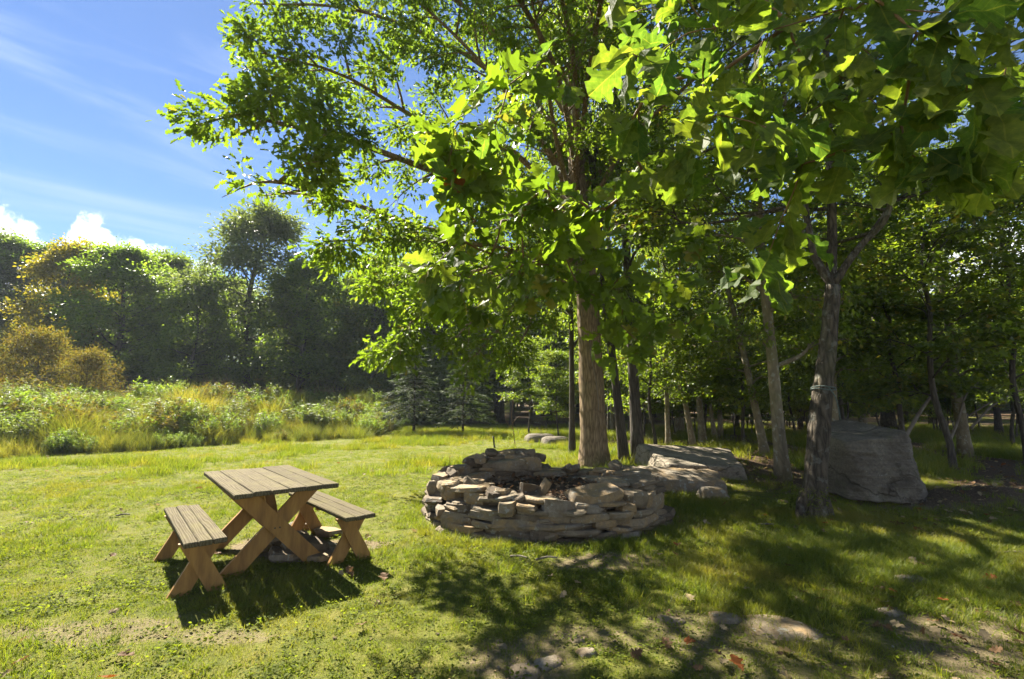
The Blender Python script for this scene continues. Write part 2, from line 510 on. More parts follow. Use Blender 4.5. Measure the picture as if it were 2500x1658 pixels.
M['stain'] = plain_mat('stain', (.17, .085, .022), (.36, .20, .052), 16, .65, .3, .3, (1, 1, .16))
M['black_metal'] = plain_mat('black_metal', (.012, .013, .012), (.03, .03, .028), 8, .5, .1)
M['rope'] = plain_mat('rope', (.05, .075, .065), (.13, .16, .14), 40, .8, .4)
M['red_wood'] = plain_mat('red_wood', (.10, .035, .025), (.17, .065, .045), 6, .8, .2)


# ------------------------------------------------------------------ the ground
EDGE_A = np.array([-13.35, 12.65]); EDGE_N = np.array([-.656, .755])


def meadow_s(x, y):
    """metres beyond the mown edge (bent so that it follows the lawn's rim)"""
    s = (x - EDGE_A[0]) * EDGE_N[0] + (y - EDGE_A[1]) * EDGE_N[1]
    s = s + .35 * np.sin(x * .9) + .25 * np.sin(x * 2.3 + 1)
    w = sstep(-.22, -.30, x / np.maximum(y, 1.0))
    return np.where(w > 0, s - (1 - w) * 6, s * 0 - 6)


def ground_z(x, y):
    x, y = np.asarray(x, float), np.asarray(y, float)
    z = .85 * sstep(-.2, 7, meadow_s(x, y))
    for (cx, cy, r, h) in ((5.0, 10.6, 1.3, .30), (6.75, 6.7, .95, .30), (3.2, 9.3, 1.2, .1)):
        z = z + h * np.exp(-((x - cx) ** 2 + (y - cy) ** 2) / r ** 2)
    ms = meadow_s(x, y)
    z = z + .8 * (fbm(x * .5, y * .5, 31, 3) - .5) * sstep(.5, 3, ms)
    z = z + .7 * sstep(30, 60, y)
    near = np.exp(-((x + .1) ** 2 + (y - 5) ** 2) / 400.)
    z = z + .045 * (fbm(x * .45, y * .45, 3, 3) - .5) * near + .03 * (fbm(x * 2.2, y * 2.2, 9, 3) - .5) * near
    return z


FOREST = lambda x, y: sstep(0, 2.5, (x - 2.3) * .8 - np.maximum(8.3 - y, 0) * .75 + np.maximum(y - 13, 0) * .25)


def bare(x, y):
    """0 where the turf is full, 1 where the soil lies open"""
    b = sstep(.70, .84, fbm(x * 1.6 + 3, y * 1.6, 21, 4)) * .35
    n = fbm(x * 1.9, y * 1.9, 40, 4)
    for (px, py, rx, ry, k) in ((230, 1540, .95, .20, .52), (520, 1555, .45, .14, .5), (1290, 1610, .45, .30, .55), (1450, 1560, .4, .28, .5),
                                (1950, 1620, .8, .40, .42), (2250, 1620, 1.0, .45, .38), (2450, 1570, .7, .7, .6), (820, 1330, .55, .2, .9),
                                (1750, 1540, .5, .3, .5), (700, 1330, .5, .42, .8), (1480, 1370, .7, .25, .6), (2300, 1230, 1.3, .7, 1.1), (1820, 1110, 1.2, 1.3, 1.2)):
        c = at(px, py)
        d = ((x - c[0]) / rx) ** 2 + ((y - c[1]) / ry) ** 2
        b = np.maximum(b, k * sstep(1.5, .35, d + (n - .5) * 1.8))
    f = FOREST(x, y)
    b = np.maximum(b, f * sstep(.36, .56, fbm(x * .6, y * .6, 77, 3)) * 1.0)
    # the soil inside the stone ring
    b = np.maximum(b, sstep(1.62, 1.5, np.hypot(x - .42, y - 6.62)))
    return np.clip(b, 0, 1)


def build_ground():
    n = 420
    u = np.linspace(-1, 1, n)
    gx = np.sinh(u * 6.4) / np.sinh(6.4) * 320
    vy = np.linspace(-1, 1, n)
    gy = np.sinh(vy * 6.4) / np.sinh(6.4) * 320 + 4.0
    X, Y = np.meshgrid(gx, gy)
    Z = ground_z(X, Y)
    V = np.stack([X, Y, Z], -1).reshape(-1, 3)
    i = np.arange(n * n).reshape(n, n)
    F = np.stack([i[:-1, :-1], i[:-1, 1:], i[1:, 1:], i[1:, :-1]], -1).reshape(-1, 4)
    m, nt, out = new_mat('ground')
    geo = nt.nodes.new('ShaderNodeNewGeometry'); P = geo.outputs['Position']
    a1 = nt.nodes.new('ShaderNodeAttribute'); a1.attribute_name = 'bare'
    a2 = nt.nodes.new('ShaderNodeAttribute'); a2.attribute_name = 'wood'
    n1 = tex_noise(nt, 3.5, 8, .65, P); n2 = tex_noise(nt, 38, 5, .7, P); n3 = tex_noise(nt, .9, 3, .5, P)
    turf = ramp(nt, [(.3, (.060, .075, .014)), (.5, (.110, .115, .022)), (.7, (.150, .135, .035))], n1)
    dirt = ramp(nt, [(.25, (.085, .062, .034)), (.5, (.155, .120, .068)), (.75, (.22, .18, .11))], node_math(nt, 'ADD', node_math(nt, 'MULTIPLY', n2, .6), node_math(nt, 'MULTIPLY', n1, .4)))
    litter = ramp(nt, [(.25, (.030, .020, .014)), (.5, (.085, .055, .034)), (.68, (.15, .10, .06)), (.8, (.22, .17, .11))], n2)
    col = mix_col(nt, ramp(nt, [(.30, (0, 0, 0)), (.62, (1, 1, 1))], node_math(nt, 'ADD', a1.outputs['Fac'], node_math(nt, 'MULTIPLY', node_math(nt, 'SUBTRACT', n2, .5), .9))), turf, dirt)
    col = mix_col(nt, node_math(nt, 'MULTIPLY', a2.outputs['Fac'], a1.outputs['Fac'], True), col, litter)
    h = node_math(nt, 'ADD', n2, node_math(nt, 'MULTIPLY', n1, 1.5))
    principled(nt, out, col, .95, .1, bump(nt, h, .8, .03))
    me = mesh_np('ground', V, [F], [m], smooth=True)
    for nm, fn in (('bare', bare), ('wood', FOREST)):
        a = me.attributes.new(nm, 'FLOAT', 'POINT'); a.data.foreach_set('value', np.asarray(fn(V[:, 0], V[:, 1]), np.float32))
    o = mesh_obj('ground', me)
    tag(o, 'mown lawn turning to bare soil and leaf litter under the trees', None, None, 'structure')


build_ground()


# ------------------------------------------------------------------ scattering (grass, litter: what nobody could count)
def scatter(name, pts, rot, sc, pick, protos, label, cat):
    """pts (n,3) carry instances of the proto meshes; one object"""
    me = bpy.data.meshes.new(name)
    me.vertices.add(len(pts)); me.vertices.foreach_set('co', np.ascontiguousarray(pts, np.float32).ravel())
    a = me.attributes.new('rot', 'FLOAT_VECTOR', 'POINT'); a.data.foreach_set('vector', np.ascontiguousarray(rot, np.float32).ravel())
    a = me.attributes.new('scl', 'FLOAT_VECTOR', 'POINT'); a.data.foreach_set('vector', np.ascontiguousarray(sc, np.float32).ravel())
    a = me.attributes.new('pick', 'INT', 'POINT'); a.data.foreach_set('value', np.ascontiguousarray(pick, np.int32))
    col = bpy.data.collections.new(name + '_sources')
    for k, p in enumerate(protos):
        o = bpy.data.objects.new('%s_source_%02d' % (name, k), p); col.objects.link(o)
    ob = mesh_obj(name, me)
    ng = bpy.data.node_groups.new(name, 'GeometryNodeTree')
    ng.interface.new_socket('Geometry', in_out='INPUT', socket_type='NodeSocketGeometry')
    ng.interface.new_socket('Geometry', in_out='OUTPUT', socket_type='NodeSocketGeometry')
    gi = ng.nodes.new('NodeGroupInput'); go = ng.nodes.new('NodeGroupOutput')
    ci = ng.nodes.new('GeometryNodeCollectionInfo'); ci.inputs['Collection'].default_value = col
    ci.inputs['Separate Children'].default_value = True; ci.inputs['Reset Children'].default_value = True
    ip = ng.nodes.new('GeometryNodeInstanceOnPoints'); ip.inputs['Pick Instance'].default_value = True

    def attr(nm, t):
        n = ng.nodes.new('GeometryNodeInputNamedAttribute'); n.data_type = t; n.inputs['Name'].default_value = nm
        return n.outputs['Attribute']
    L = ng.links.new
    L(gi.outputs[0], ip.inputs['Points']); L(ci.outputs[0], ip.inputs['Instance'])
    L(attr('pick', 'INT'), ip.inputs['Instance Index'])
    L(attr('rot', 'FLOAT_VECTOR'), ip.inputs['Rotation']); L(attr('scl', 'FLOAT_VECTOR'), ip.inputs['Scale'])
    L(ip.outputs[0], go.inputs[0])
    md = ob.modifiers.new('scatter', 'NODES'); md.node_group = ng
    tag(ob, label, cat, None, 'stuff')
    return ob


def grass_mat(name, c0, c1, c2, patch_cols=None, trans=(1.9, 1.9, .8), fac=.45):
    m, nt, out = new_mat(name)
    oi = nt.nodes.new('ShaderNodeObjectInfo'); at_ = nt.nodes.new('ShaderNodeAttribute'); at_.attribute_name = 'tint'
    v = node_math(nt, 'ADD', node_math(nt, 'MULTIPLY', at_.outputs['Fac'], .6), node_math(nt, 'MULTIPLY', oi.outputs['Random'], .4))
    col = ramp(nt, [(.1, c0), (.5, c1), (.92, c2)], v)
    if patch_cols:
        n = tex_noise(nt, .75, 4, .6, oi.outputs['Location'])
        col = mix_col(nt, ramp(nt, [(.50, (0, 0, 0)), (.66, (.8, .8, .8))], n), col, patch_cols)
    p = principled(nt, None, col, .5, .25)
    tr = nt.nodes.new('ShaderNodeBsdfTranslucent'); nt.links.new(mix_col(nt, 1.0, col, trans, 'MULTIPLY'), tr.inputs[0])
    mx = nt.nodes.new('ShaderNodeMixShader'); mx.inputs[0].default_value = fac
    nt.links.new(p.outputs[0], mx.inputs[1]); nt.links.new(tr.outputs[0], mx.inputs[2]); nt.links.new(mx.outputs[0], out.inputs[0])
    return m


def tuft(name, seed, n, rad, hmin, hmax, width, bend, mat, segs=2, plume=0.0):
    """a tuft of n curved blades"""
    r = np.random.default_rng(seed)
    ang = r.uniform(0, 2 * math.pi, n); rr = rad * np.sqrt(r.random(n))
    base = np.stack([np.cos(ang) * rr, np.sin(ang) * rr, np.full(n, -.01)], -1)
    az = ang + r.normal(0, 1.1, n); h = r.uniform(hmin, hmax, n); b = bend * r.uniform(.2, 1.3, n)
    d = np.stack([np.cos(az), np.sin(az), np.zeros(n)], -1); sd = np.stack([-np.sin(az), np.cos(az), np.zeros(n)], -1)
    tw = r.normal(0, .7, n)
    sd = sd * np.cos(tw)[:, None] + d * np.sin(tw)[:, None]
    V, nv = [], 2 * segs + 1
    for k in range(segs + 1):
        t = k / segs
        c = base + d * (b * h * t ** 1.8)[:, None] + np.array([0, 0, 1.]) * (h * (t - .25 * b * t * t))[:, None]
        w = width * (1 - t ** 1.5) * r.uniform(.7, 1.2, n) if k else np.full(n, width * .8)
        if k < segs: V += [c - sd * w[:, None] / 2, c + sd * w[:, None] / 2]
        else: V += [c]
    V = np.stack(V, 1)
    o = np.arange(n)[:, None] * nv
    quads = np.concatenate([o + np.array([2 * k, 2 * k + 1, 2 * k + 3, 2 * k + 2]) for k in range(segs - 1)]) if segs > 1 else np.zeros((0, 4), int)
    tris = o + np.array([2 * segs - 2, 2 * segs - 1, 2 * segs])
    tb = r.random(n)
    tint = np.concatenate([np.tile(tb, segs - 1), tb])
    fs = [quads, tris] if len(quads) else [tris]
    return mesh_np(name, V.reshape(-1, 3), fs, [mat], tint=tint)


def weed(name, seed, n, rad, mat, size=.03):
    """low broad leaves, clover and plantain"""
    r = np.random.default_rng(seed)
    T, TF = LEAF_SIMPLE
    pos = np.stack([r.normal(0, rad, n), r.normal(0, rad, n), r.uniform(.012, .035, n)], -1)
    return leaves_mesh(name, pos, unit(np.stack([r.normal(size=n), r.normal(size=n), r.uniform(0, .5, n)], -1)),
                       unit(np.stack([r.normal(0, .5, n), r.normal(0, .5, n), np.ones(n)], -1)), r.uniform(.6, 1.3, n) * size, LEAF_SIMPLE, mat, r)


def unit(a): return a / (np.linalg.norm(a, axis=-1, keepdims=True) + 1e-9)


# leaf outlines: (verts, list of faces); the leaf runs along +Y from its stalk
def leaf_template(half, mid, fold=.25, curl=.25):
    """half: outline points (x>=0) from base to tip; mid: ys on the midrib; strips between"""
    V = [(0, y, 0) for y in mid]
    F = []
    for s in (1, -1):
        for k in range(len(mid) - 1):
            lo, hi = mid[k], mid[k + 1]
            pts = [p for p in half if (lo <= p[1] < hi or (k == len(mid) - 2 and p[1] == hi)) and p[0] > 0]
            nxt = [p for p in half if p[1] >= hi and p[0] > 0]
            if k < len(mid) - 2 and nxt: pts = pts + [nxt[0]]
            ids = []
            for p in pts:
                V.append((s * p[0], p[1], 0)); ids.append(len(V) - 1)
            f = [k] + ids + [k + 1]
            if len(f) >= 3: F.append(f if s > 0 else f[::-1])
    V = np.array(V, float)
    V[:, 2] = fold * np.abs(V[:, 0]) - curl * V[:, 1] ** 2 + .06 * np.sin(V[:, 1] * 9 + V[:, 0] * 6)
    return V, F


OAK_HALF = [(.03, .02), (.07, .09), (.16, .16), (.21, .22), (.19, .27), (.14, .31), (.16, .37), (.29, .42), (.36, .48), (.33, .54), (.21, .56), (.19, .61),
            (.28, .67), (.33, .74), (.28, .79), (.17, .79), (.15, .84), (.17, .92), (.07, .95)]
OAK_HALF2 = [(.03, .02), (.06, .10), (.15, .17), (.16, .22), (.13, .26), (.15, .31), (.26, .35), (.31, .42), (.26, .47), (.19, .50), (.20, .56), (.34, .61), (.40, .69), (.34, .75),
             (.21, .74), (.19, .80), (.24, .88), (.15, .93), (.06, .97)]
LEAF_NEAR = [leaf_template(h, [0, .31, .56, .79, 1.0], f, c) for h, f, c in
             ((OAK_HALF, .25, .15), (OAK_HALF2, .35, .30), (OAK_HALF, -.2, .35), (OAK_HALF2, .1, -.12), (OAK_HALF, .55, .2), (OAK_HALF2, -.35, .1))]
LEAF_SIMPLE = (np.array([(0, 0, 0), (.30, .32, .07), (.24, .68, .05), (0, 1, -.1), (-.24, .68, .05), (-.30, .32, .07)]), np.array([[0, 1, 2, 3], [0, 3, 4, 5]]))
LEAF_MAPLE = (np.array([(0, 0, 0), (.34, .10, .06), (.20, .34, .04), (.46, .58, .08), (.20, .62, .03), (0, 1, -.12), (-.20, .62, .03), (-.46, .58, .08), (-.20, .34, .04), (-.34, .10, .06)]),
              np.array([[0, 1, 2, 3, 4, 5], [0, 5, 6, 7, 8, 9]]))
LEAF_OAK = (np.array([(0, 0, 0), (.16, .20, .05), (.09, .33, .02), (.32, .47, .09), (.13, .58, .03), (.27, .76, .06), (.09, .84, 0), (0, 1, -.10),
                      (-.09, .84, 0), (-.27, .76, .06), (-.13, .58, .03), (-.32, .47, .09), (-.09, .33, .02), (-.16, .20, .05)]),
            np.array([[0, 1, 2, 3, 4, 5, 6, 7], [0, 7, 8, 9, 10, 11, 12, 13]]))
LEAF_NEEDLE = (np.array([(0, 0, 0), (.09, .35, -.03), (0, 1, -.12), (-.09, .35, -.03)]), np.array([[0, 1, 2, 3]]))
LEAF_WILLOW = (np.array([(0, 0, 0), (.13, .4, .03), (0, 1, -.1), (-.13, .4, .03)]), np.array([[0, 1, 2], [0, 2, 3]]))


def leaves_mesh(name, pos, d, n, size, tmpl, mat, r, tint=None):
    T, TF = tmpl
    d = unit(d); x = unit(np.cross(d, n)); n = np.cross(x, d)
    Rm = np.stack([x, d, n], 1)                                  # rows: local axes
    V = pos[:, None] + (T[None] * size[:, None, None]) @ Rm
    F = (np.arange(len(pos))[:, None, None] * len(T) + TF[None]).reshape(-1, TF.shape[1])
    if tint is None: tint = r.random(len(pos))
    return mesh_np(name, V.reshape(-1, 3), [F], [mat], tint=np.repeat(tint, len(TF)))


# ------------------------------------------------------------------ trees
def smooth_path(P, n):
    """Catmull-Rom through P"""
    P = np.asarray(P, float)
    Q = np.vstack([2 * P[0] - P[1], P, 2 * P[-1] - P[-2]])
    t = np.linspace(0, len(P) - 1.0001, n); k = t.astype(int); f = (t - k)[:, None]
    a, b, c, e = Q[k], Q[k + 1], Q[k + 2], Q[k + 3]
    return .5 * (2 * b + (c - a) * f + (2 * a - 5 * b + 4 * c - e) * f * f + (3 * b - a - 3 * c + e) * f ** 3)


class Tree:
    def __init__(s, seed): s.r = np.random.default_rng(seed); s.V = []; s.F = []; s.n = 0; s.clu = []; s.cdir = []; s.crad = []

    def tube(s, P, rad, sides, wob=0.0):
        V, F = tube_np(P, rad, sides, True, wob, int(s.r.integers(1e6)))
        s.V.append(V); s.F += [[i + s.n for i in f] for f in F]; s.n += len(V)

    def limb(s, P, r0, r1, sides=6, n=9):
        Q = smooth_path(P, n)
        s.tube(Q, np.linspace(r0, r1, n), sides)
        return Q

    def spray(s, Q, r0, nsub, length, flat=.35, droop=.1, start=.25, crad=.3, twigs=3, up=.15, dens=1.0):
        """side branches of the limb Q that carry the leaf clusters"""
        r = s.r
        L = len(Q)
        for j in range(nsub):
            t = start + (1 - start) * (j + r.random()) / nsub
            i = min(int(t * (L - 1)), L - 2)
            p = Q[i] + (Q[i + 1] - Q[i]) * (t * (L - 1) - i)
            ax = unit(Q[min(i + 1, L - 1)] - Q[max(i - 1, 0)])
            side = unit(np.cross(ax, [0, 0, 1.]) + 1e-6) * (1 if j % 2 else -1)
            dr = unit(ax * r.uniform(.3, 1.0) + side * r.uniform(.4, 1.1) + np.array([0, 0, 1]) * r.normal(up, flat))
            ln = length * r.uniform(.5, 1.2) * (1.15 - .55 * t)
            e = p + dr * ln + np.array([0, 0, -droop * ln])
            m = (p + e) / 2 + np.array([0, 0, .08 * ln]) + r.normal(0, .05 * ln, 3)
            q = smooth_path([p, m, e], 5)
            s.tube(q, np.linspace(max(r0 * .35, .008), .004, 5), 4)
            for k in range(twigs):
                u = .35 + .65 * (k + r.random() * .8) / twigs
                b = q[min(int(u * 4), 4)]
                td = unit(dr + r.normal(0, .7, 3) * (1, 1, flat + .25))
                tip = b + td * ln * r.uniform(.15, .35)
                s.tube([b, tip], [.006, .003], 3)
                s.clu.append(tip); s.cdir.append(td); s.crad.append(crad * r.uniform(.7, 1.3))
            s.clu.append(e); s.cdir.append(dr); s.crad.append(crad)
        s.clu.append(Q[-1]); s.cdir.append(unit(Q[-1] - Q[-2])); s.crad.append(crad)

    def wood(s, name, mat):
        me = bpy.data.meshes.new(name)
        me.from_pydata(np.concatenate(s.V).tolist(), [], s.F)
        me.polygons.foreach_set('use_smooth', np.ones(len(me.polygons), bool))
        me.materials.append(mat); return me

    def leaves(s, name, n, size, tmpl, mat, flat=.6, tilt=.55, hang=.25, keep=None, extra_tint=None):
        r = s.r
        C, D, K = np.array(s.clu), np.array(s.cdir), np.array(s.crad)
        if keep is not None:
            k = keep(C); C, D, K = C[k], D[k], K[k]
        i = r.integers(0, len(C), n)
        off = r.normal(0, 1, (n, 3)) * (.55, .55, .55 * flat)
        pos = C[i] + off * K[i][:, None]
        d = unit(unit(off + 1e-6) * .8 + D[i] * .5 + r.normal(0, .4, (n, 3)) - np.array([0, 0, hang]))
        nn = unit(np.array([0, 0, 1.]) + r.normal(0, tilt, (n, 3)))
        ctint = r.random(len(C))
        tint = np.clip(.5 * r.random(n) + .5 * ctint[i], 0, .95)
        tint = np.where(r.random(n) < .012, 1.0, tint)
        return leaves_mesh(name, pos, d, nn, size * r.uniform(.6, 1.25, n), tmpl, mat, r, tint)


def std_tree(seed, H, base, cr, r0, nl, nleaf, lsize, tmpl, bark, leaf, name, wander=.15, crad=.42, shape=1.0, flat=.5, low=.55, top=.93, nsub=6, start=.22):
    t = Tree(seed); r = t.r
    zs = np.linspace(-.15, H * top, 9)
    P = np.stack([np.cumsum(r.normal(0, wander * .35, 9)), np.cumsum(r.normal(0, wander * .35, 9)), zs], -1)
    P[:, :2] -= P[1, :2]; P[0, :2] = 0; P[1, :2] = 0
    Q = smooth_path(P, 18)
    tz = np.clip(Q[:, 2] / H, 0, 1)
    rad = r0 * (1 - tz) ** .8 + .012
    rad[:2] *= (1.45, 1.12)
    t.tube(Q, rad, 10, .12)
    for i in range(nl):
        h = base + (H * .96 - base) * ((i + r.random()) / nl) ** .9
        k = np.searchsorted(Q[:, 2], h); k = min(max(k, 1), len(Q) - 1)
        p = Q[k - 1] + (Q[k] - Q[k - 1]) * np.clip((h - Q[k - 1, 2]) / (Q[k, 2] - Q[k - 1, 2] + 1e-6), 0, 1)
        u = (h - base) / (H - base)
        prof = (low + (1 - low) * math.sin(min(u * 1.9, 1.57))) * (1 - max(u - .45, 0) / .62) ** .65 * shape
        ln = cr * prof * r.uniform(.7, 1.15)
        az = i * 2.4 + r.normal(0, .35); el = R(4 + 52 * u + r.normal(0, 9))
        d = np.array([math.cos(az) * math.cos(el), math.sin(az) * math.cos(el), math.sin(el)])
        e = p + d * ln
        m1 = p + d * ln * .35 + np.array([0, 0, .10 * ln]) + r.normal(0, .04 * ln, 3)
        m2 = p + d * ln * .7 + np.array([0, 0, .08 * ln]) + r.normal(0, .05 * ln, 3)
        rl = max(rad[k] * .42, .014)
        q = t.limb([p, m1, m2, e], rl, .007, 5, 8)
        t.spray(q, rl, nsub, ln * .55, flat=.28, crad=crad, start=start)
    return t.wood(name + '_wood', bark), t.leaves(name + '_leaves', nleaf, lsize, tmpl, leaf, flat=flat)


VAR = {}
VAR['tall'] = std_tree(1, 14.0, 2.3, 3.3, .17, 30, 13000, .14, LEAF_MAPLE, M['bark_grey'], M['leaf_forest'], 'tall')
VAR['tall2'] = std_tree(2, 13.0, 2.1, 3.0, .17, 28, 12000, .14, LEAF_SIMPLE, M['bark_dark'], M['leaf_forest'], 'tall2')
VAR['slim'] = std_tree(3, 11.0, 1.9, 2.3, .12, 26, 9500, .125, LEAF_MAPLE, M['bark_grey'], M['leaf_forest'], 'slim', wander=.16)
VAR['under'] = std_tree(4, 5.2, 1.1, 2.1, .045, 16, 8000, .11, LEAF_MAPLE, M['bark_dark'], M['leaf_forest'], 'under', crad=.34, flat=.22)
VAR['edge'] = std_tree(5, 12.0, 1.9, 3.5, .22, 30, 26000, .20, LEAF_SIMPLE, M['bark_dark'], M['leaf_edge'], 'edge', crad=.55, flat=.85, low=.85, wander=.3, start=.34)
VAR['edge2'] = std_tree(6, 12.0, 2.6, 3.7, .24, 28, 24000, .22, LEAF_OAK, M['bark_dark'], M['leaf_dark'], 'edge2', crad=.60, flat=.9, low=.8, wander=.28, start=.34)
VAR['edge3'] = std_tree(7, 9.0, .7, 2.6, .14, 26, 17000, .175, LEAF_SIMPLE, M['bark_dark'], M['leaf_edge'], 'edge3', crad=.45, flat=.85, low=.95, wander=.3, start=.34)
VAR['shrub'] = std_tree(8, 3.6, .25, 2.0, .04, 30, 13000, .16, LEAF_WILLOW, M['bark_dark'], M['leaf_russet'], 'shrub', crad=.35, flat=.9, low=.95, wander=.1)


def place(name, var, loc, label, cat='tree', group=None, rz=0.0, s=1.0, sxy=None, lean=(0, 0), leaf=None, bark=None):
    root = empty(name, loc, (lean[1], lean[0], 0))
    root.scale = ((sxy or s), (sxy or s), s)
    w, c = VAR[var]
    a = mesh_obj('trunk', w, root, rot=(0, 0, rz)); b = mesh_obj('crown', c, root, rot=(0, 0, rz))
    for o, m in ((a, bark), (b, leaf)):
        if m: o.material_slots[0].link = 'OBJECT'; o.material_slots[0].material = m
    tag(root, label, cat, group)
    return root


def gpt(px, py):
    """where that ray meets the terrain"""
    X, Y = (px - 1250) / FPX, (py - 829) / FPX
    d = np.array([X, math.cos(PITCH) + Y * math.sin(PITCH), math.sin(PITCH) - Y * math.cos(PITCH)])
    t = np.linspace(1.5, 45, 4000)
    z = CAM_H + d[2] * t; g = ground_z(d[0] * t, d[1] * t)
    k = int(np.argmax(z < g)) if (z < g).any() else len(t) - 1
    return (float(d[0] * t[k]), float(d[1] * t[k]), float(g[k]))


def dpt(px, dist, dz=0):
    x = (px - 1250) / FPX * dist * 1.0 / (math.cos(PITCH))
    return (x, dist, float(ground_z(x, dist)) + dz)


# ---- the row of trees behind the meadow
G = 'trees behind the meadow'
row = [  # px, dist, variant, height, width factor, leaf, label
    (-70, 30, 'edge2', 12.5, 1.0, None, 'dark green tree cut by the left edge of the photograph'),
    (40, 31, 'edge', 12.6, .95, None, 'round topped green tree left of the yellow one'),
    (140, 27, 'edge3', 11.2, .78, M['leaf_yellow'], 'tree turning yellow behind the russet shrub'),
    (195, 33, 'edge2', 11.4, .8, None, 'dark tree standing just behind the yellow tree'),
    (288, 26.5, 'edge', 10.6, .92, None, 'green tree with bare dark trunk right of the russet shrub'),
    (400, 35, 'edge2', 12.6, .8, None, 'low dark tree under the white cloud'),
    (468, 26, 'edge3', 8.2, .95, None, 'light green bushy tree leaning out over the meadow'),
    (610, 29, 'edge2', 12.6, .95, None, 'tallest dark tree of the row with a rounded crown'),
    (545, 34, 'edge', 9.6, .8, None, 'small tree filling the gap left of the tallest dark tree'),
    (735, 28, 'edge3', 9.0, 1.0, M['leaf_edge'], 'open grey green tree right of the tallest dark tree'),
    (830, 31, 'edge3', 8.6, .95, M['leaf_edge'], 'shaded tree at the right end of the meadow'),
    (930, 30, 'edge', 10.0, .9, None, 'dark tree rising behind the taller spruce'),
    (1060, 29, 'edge', 11.5, .9, None, 'green tree behind the second spruce'),
    (1190, 27, 'edge3', 9.5, 1.1, None, 'leafy tree at the wood edge behind the black stake'),
    (1310, 26, 'tall', 12, 1.0, None, 'slender tree at the wood edge left of the big oak'),
    (1490, 19, 'tall', 14, .75, None, 'tall tree filling the sky right of the big oak'),
    (1650, 18, 'tall', 13, .75, None, 'tall tree whose crown rises above the flat slab'),
]
for k, (px, ds, v, h, wf, lf, lab) in enumerate(row):
    H0 = {'edge': 12., 'edge2': 12., 'edge3': 9., 'tall': 14.}[v]
    ds, h, wf = ds * 1.2, h * (.99 if px < 500 else 1.12), wf * 1.2
    place('broadleaf_tree', v, dpt(px, ds), lab, 'tree', G, rz=k * 1.7, s=h / H0, sxy=h / H0 * wf * (1.0 if h / H0 > .9 else 1.1), leaf=lf)

place('willow_shrub', 'shrub', dpt(110, 22.5), 'big russet and green shrub at the back of the meadow', 'shrub', None, .4, .98, .9)
place('willow_shrub', 'shrub', dpt(225, 21.5), 'smaller russet shrub leaning right of the big russet one', 'shrub', None, 2.4, .68, .6)

# ---- bushy weeds standing in the meadow
G = 'bushy weeds in the meadow'
def weed_clump(seed, leaf):
    t = Tree(seed); r = t.r; pos, dd = [], []
    for k in range(34):
        a, q = r.uniform(0, 6.28), .34 * math.sqrt(r.random())
        b = np.array([math.cos(a) * q, math.sin(a) * q, -.05]); h = r.uniform(.65, 1.3) * (1.1 - q)
        e = b + np.array([math.cos(a) * (q + .05) * r.uniform(.3, 1.1), math.sin(a) * (q + .05) * r.uniform(.3, 1.1), h])
        m = (b + e) / 2 + r.normal(0, .05, 3)
        Q = smooth_path([b, m, e], 7)
        t.tube(Q, np.linspace(.007, .003, 7), 4)
        f = r.uniform(.15, 1.0, 46) ** .8; i = np.clip((f * 6).astype(int), 0, 5)
        pos.append(Q[i] + (Q[i + 1] - Q[i]) * (f * 6 - i)[:, None]); dd.append(unit(np.c_[r.normal(0, 1, 46), r.normal(0, 1, 46), r.normal(.25, .4, 46)]))
    pos, dd = np.concatenate(pos), np.concatenate(dd); n = len(pos)
    return t.wood('weed_stems', M['bark_grey']), leaves_mesh('weed_leaves', pos, dd, unit(np.array([0, 0, 1.]) + r.normal(0, .6, (n, 3))), r.uniform(.06, .15, n), LEAF_WILLOW, leaf, r)


VAR['weed'] = weed_clump(9, M['leaf_dark'])
for k, (px, py, sc, lf, lab) in enumerate((
        (230, 1040, 1.0, 'leaf_dark', 'dark bushy weed in the lower left of the meadow'), (335, 1015, 1.15, 'leaf_russet', 'brownish twiggy weed in the middle left of the meadow'),
        (395, 1050, 1.0, 'leaf_dark', 'dark weed right of the brownish twiggy one'), (560, 1050, 1.0, 'leaf_dark', 'low dark weed above the picnic table in the meadow'),
        (700, 1000, 1.5, 'leaf_dark', 'tallest rounded dark bush at the right of the meadow'), (40, 1030, 1.0, 'leaf_edge', 'weed at the far left of the meadow'),
        (150, 985, 1.0, 'leaf_edge', 'weed high up at the left of the meadow below the russet shrub'), (770, 1055, 1.0, 'leaf_dark', 'dark weed at the foot of the tallest bush'),
        (850, 1040, 1.1, 'leaf_russet', 'dry seeding weed left of the spruces'), (905, 1050, 1.1, 'leaf_edge', 'green weed touching the taller young spruce'),
        (480, 1010, .9, 'leaf_edge', 'small weed in the sunny middle of the meadow'), (640, 1068, .8, 'leaf_edge', 'small weed at the mown rim above the table'),
        (80, 1085, .7, 'leaf_edge', 'low weed at the mown rim far left'), (300, 1085, .8, 'leaf_edge', 'low weed at the mown rim left of the table'))):
    p = gpt(px, py)
    place('meadow_weed', 'weed', p, lab, 'weed', G, rz=k * 1.9, s=sc * 1.0, sxy=sc * (.9 + .9 * ((k * 7) % 5) / 4), leaf=M[lf])

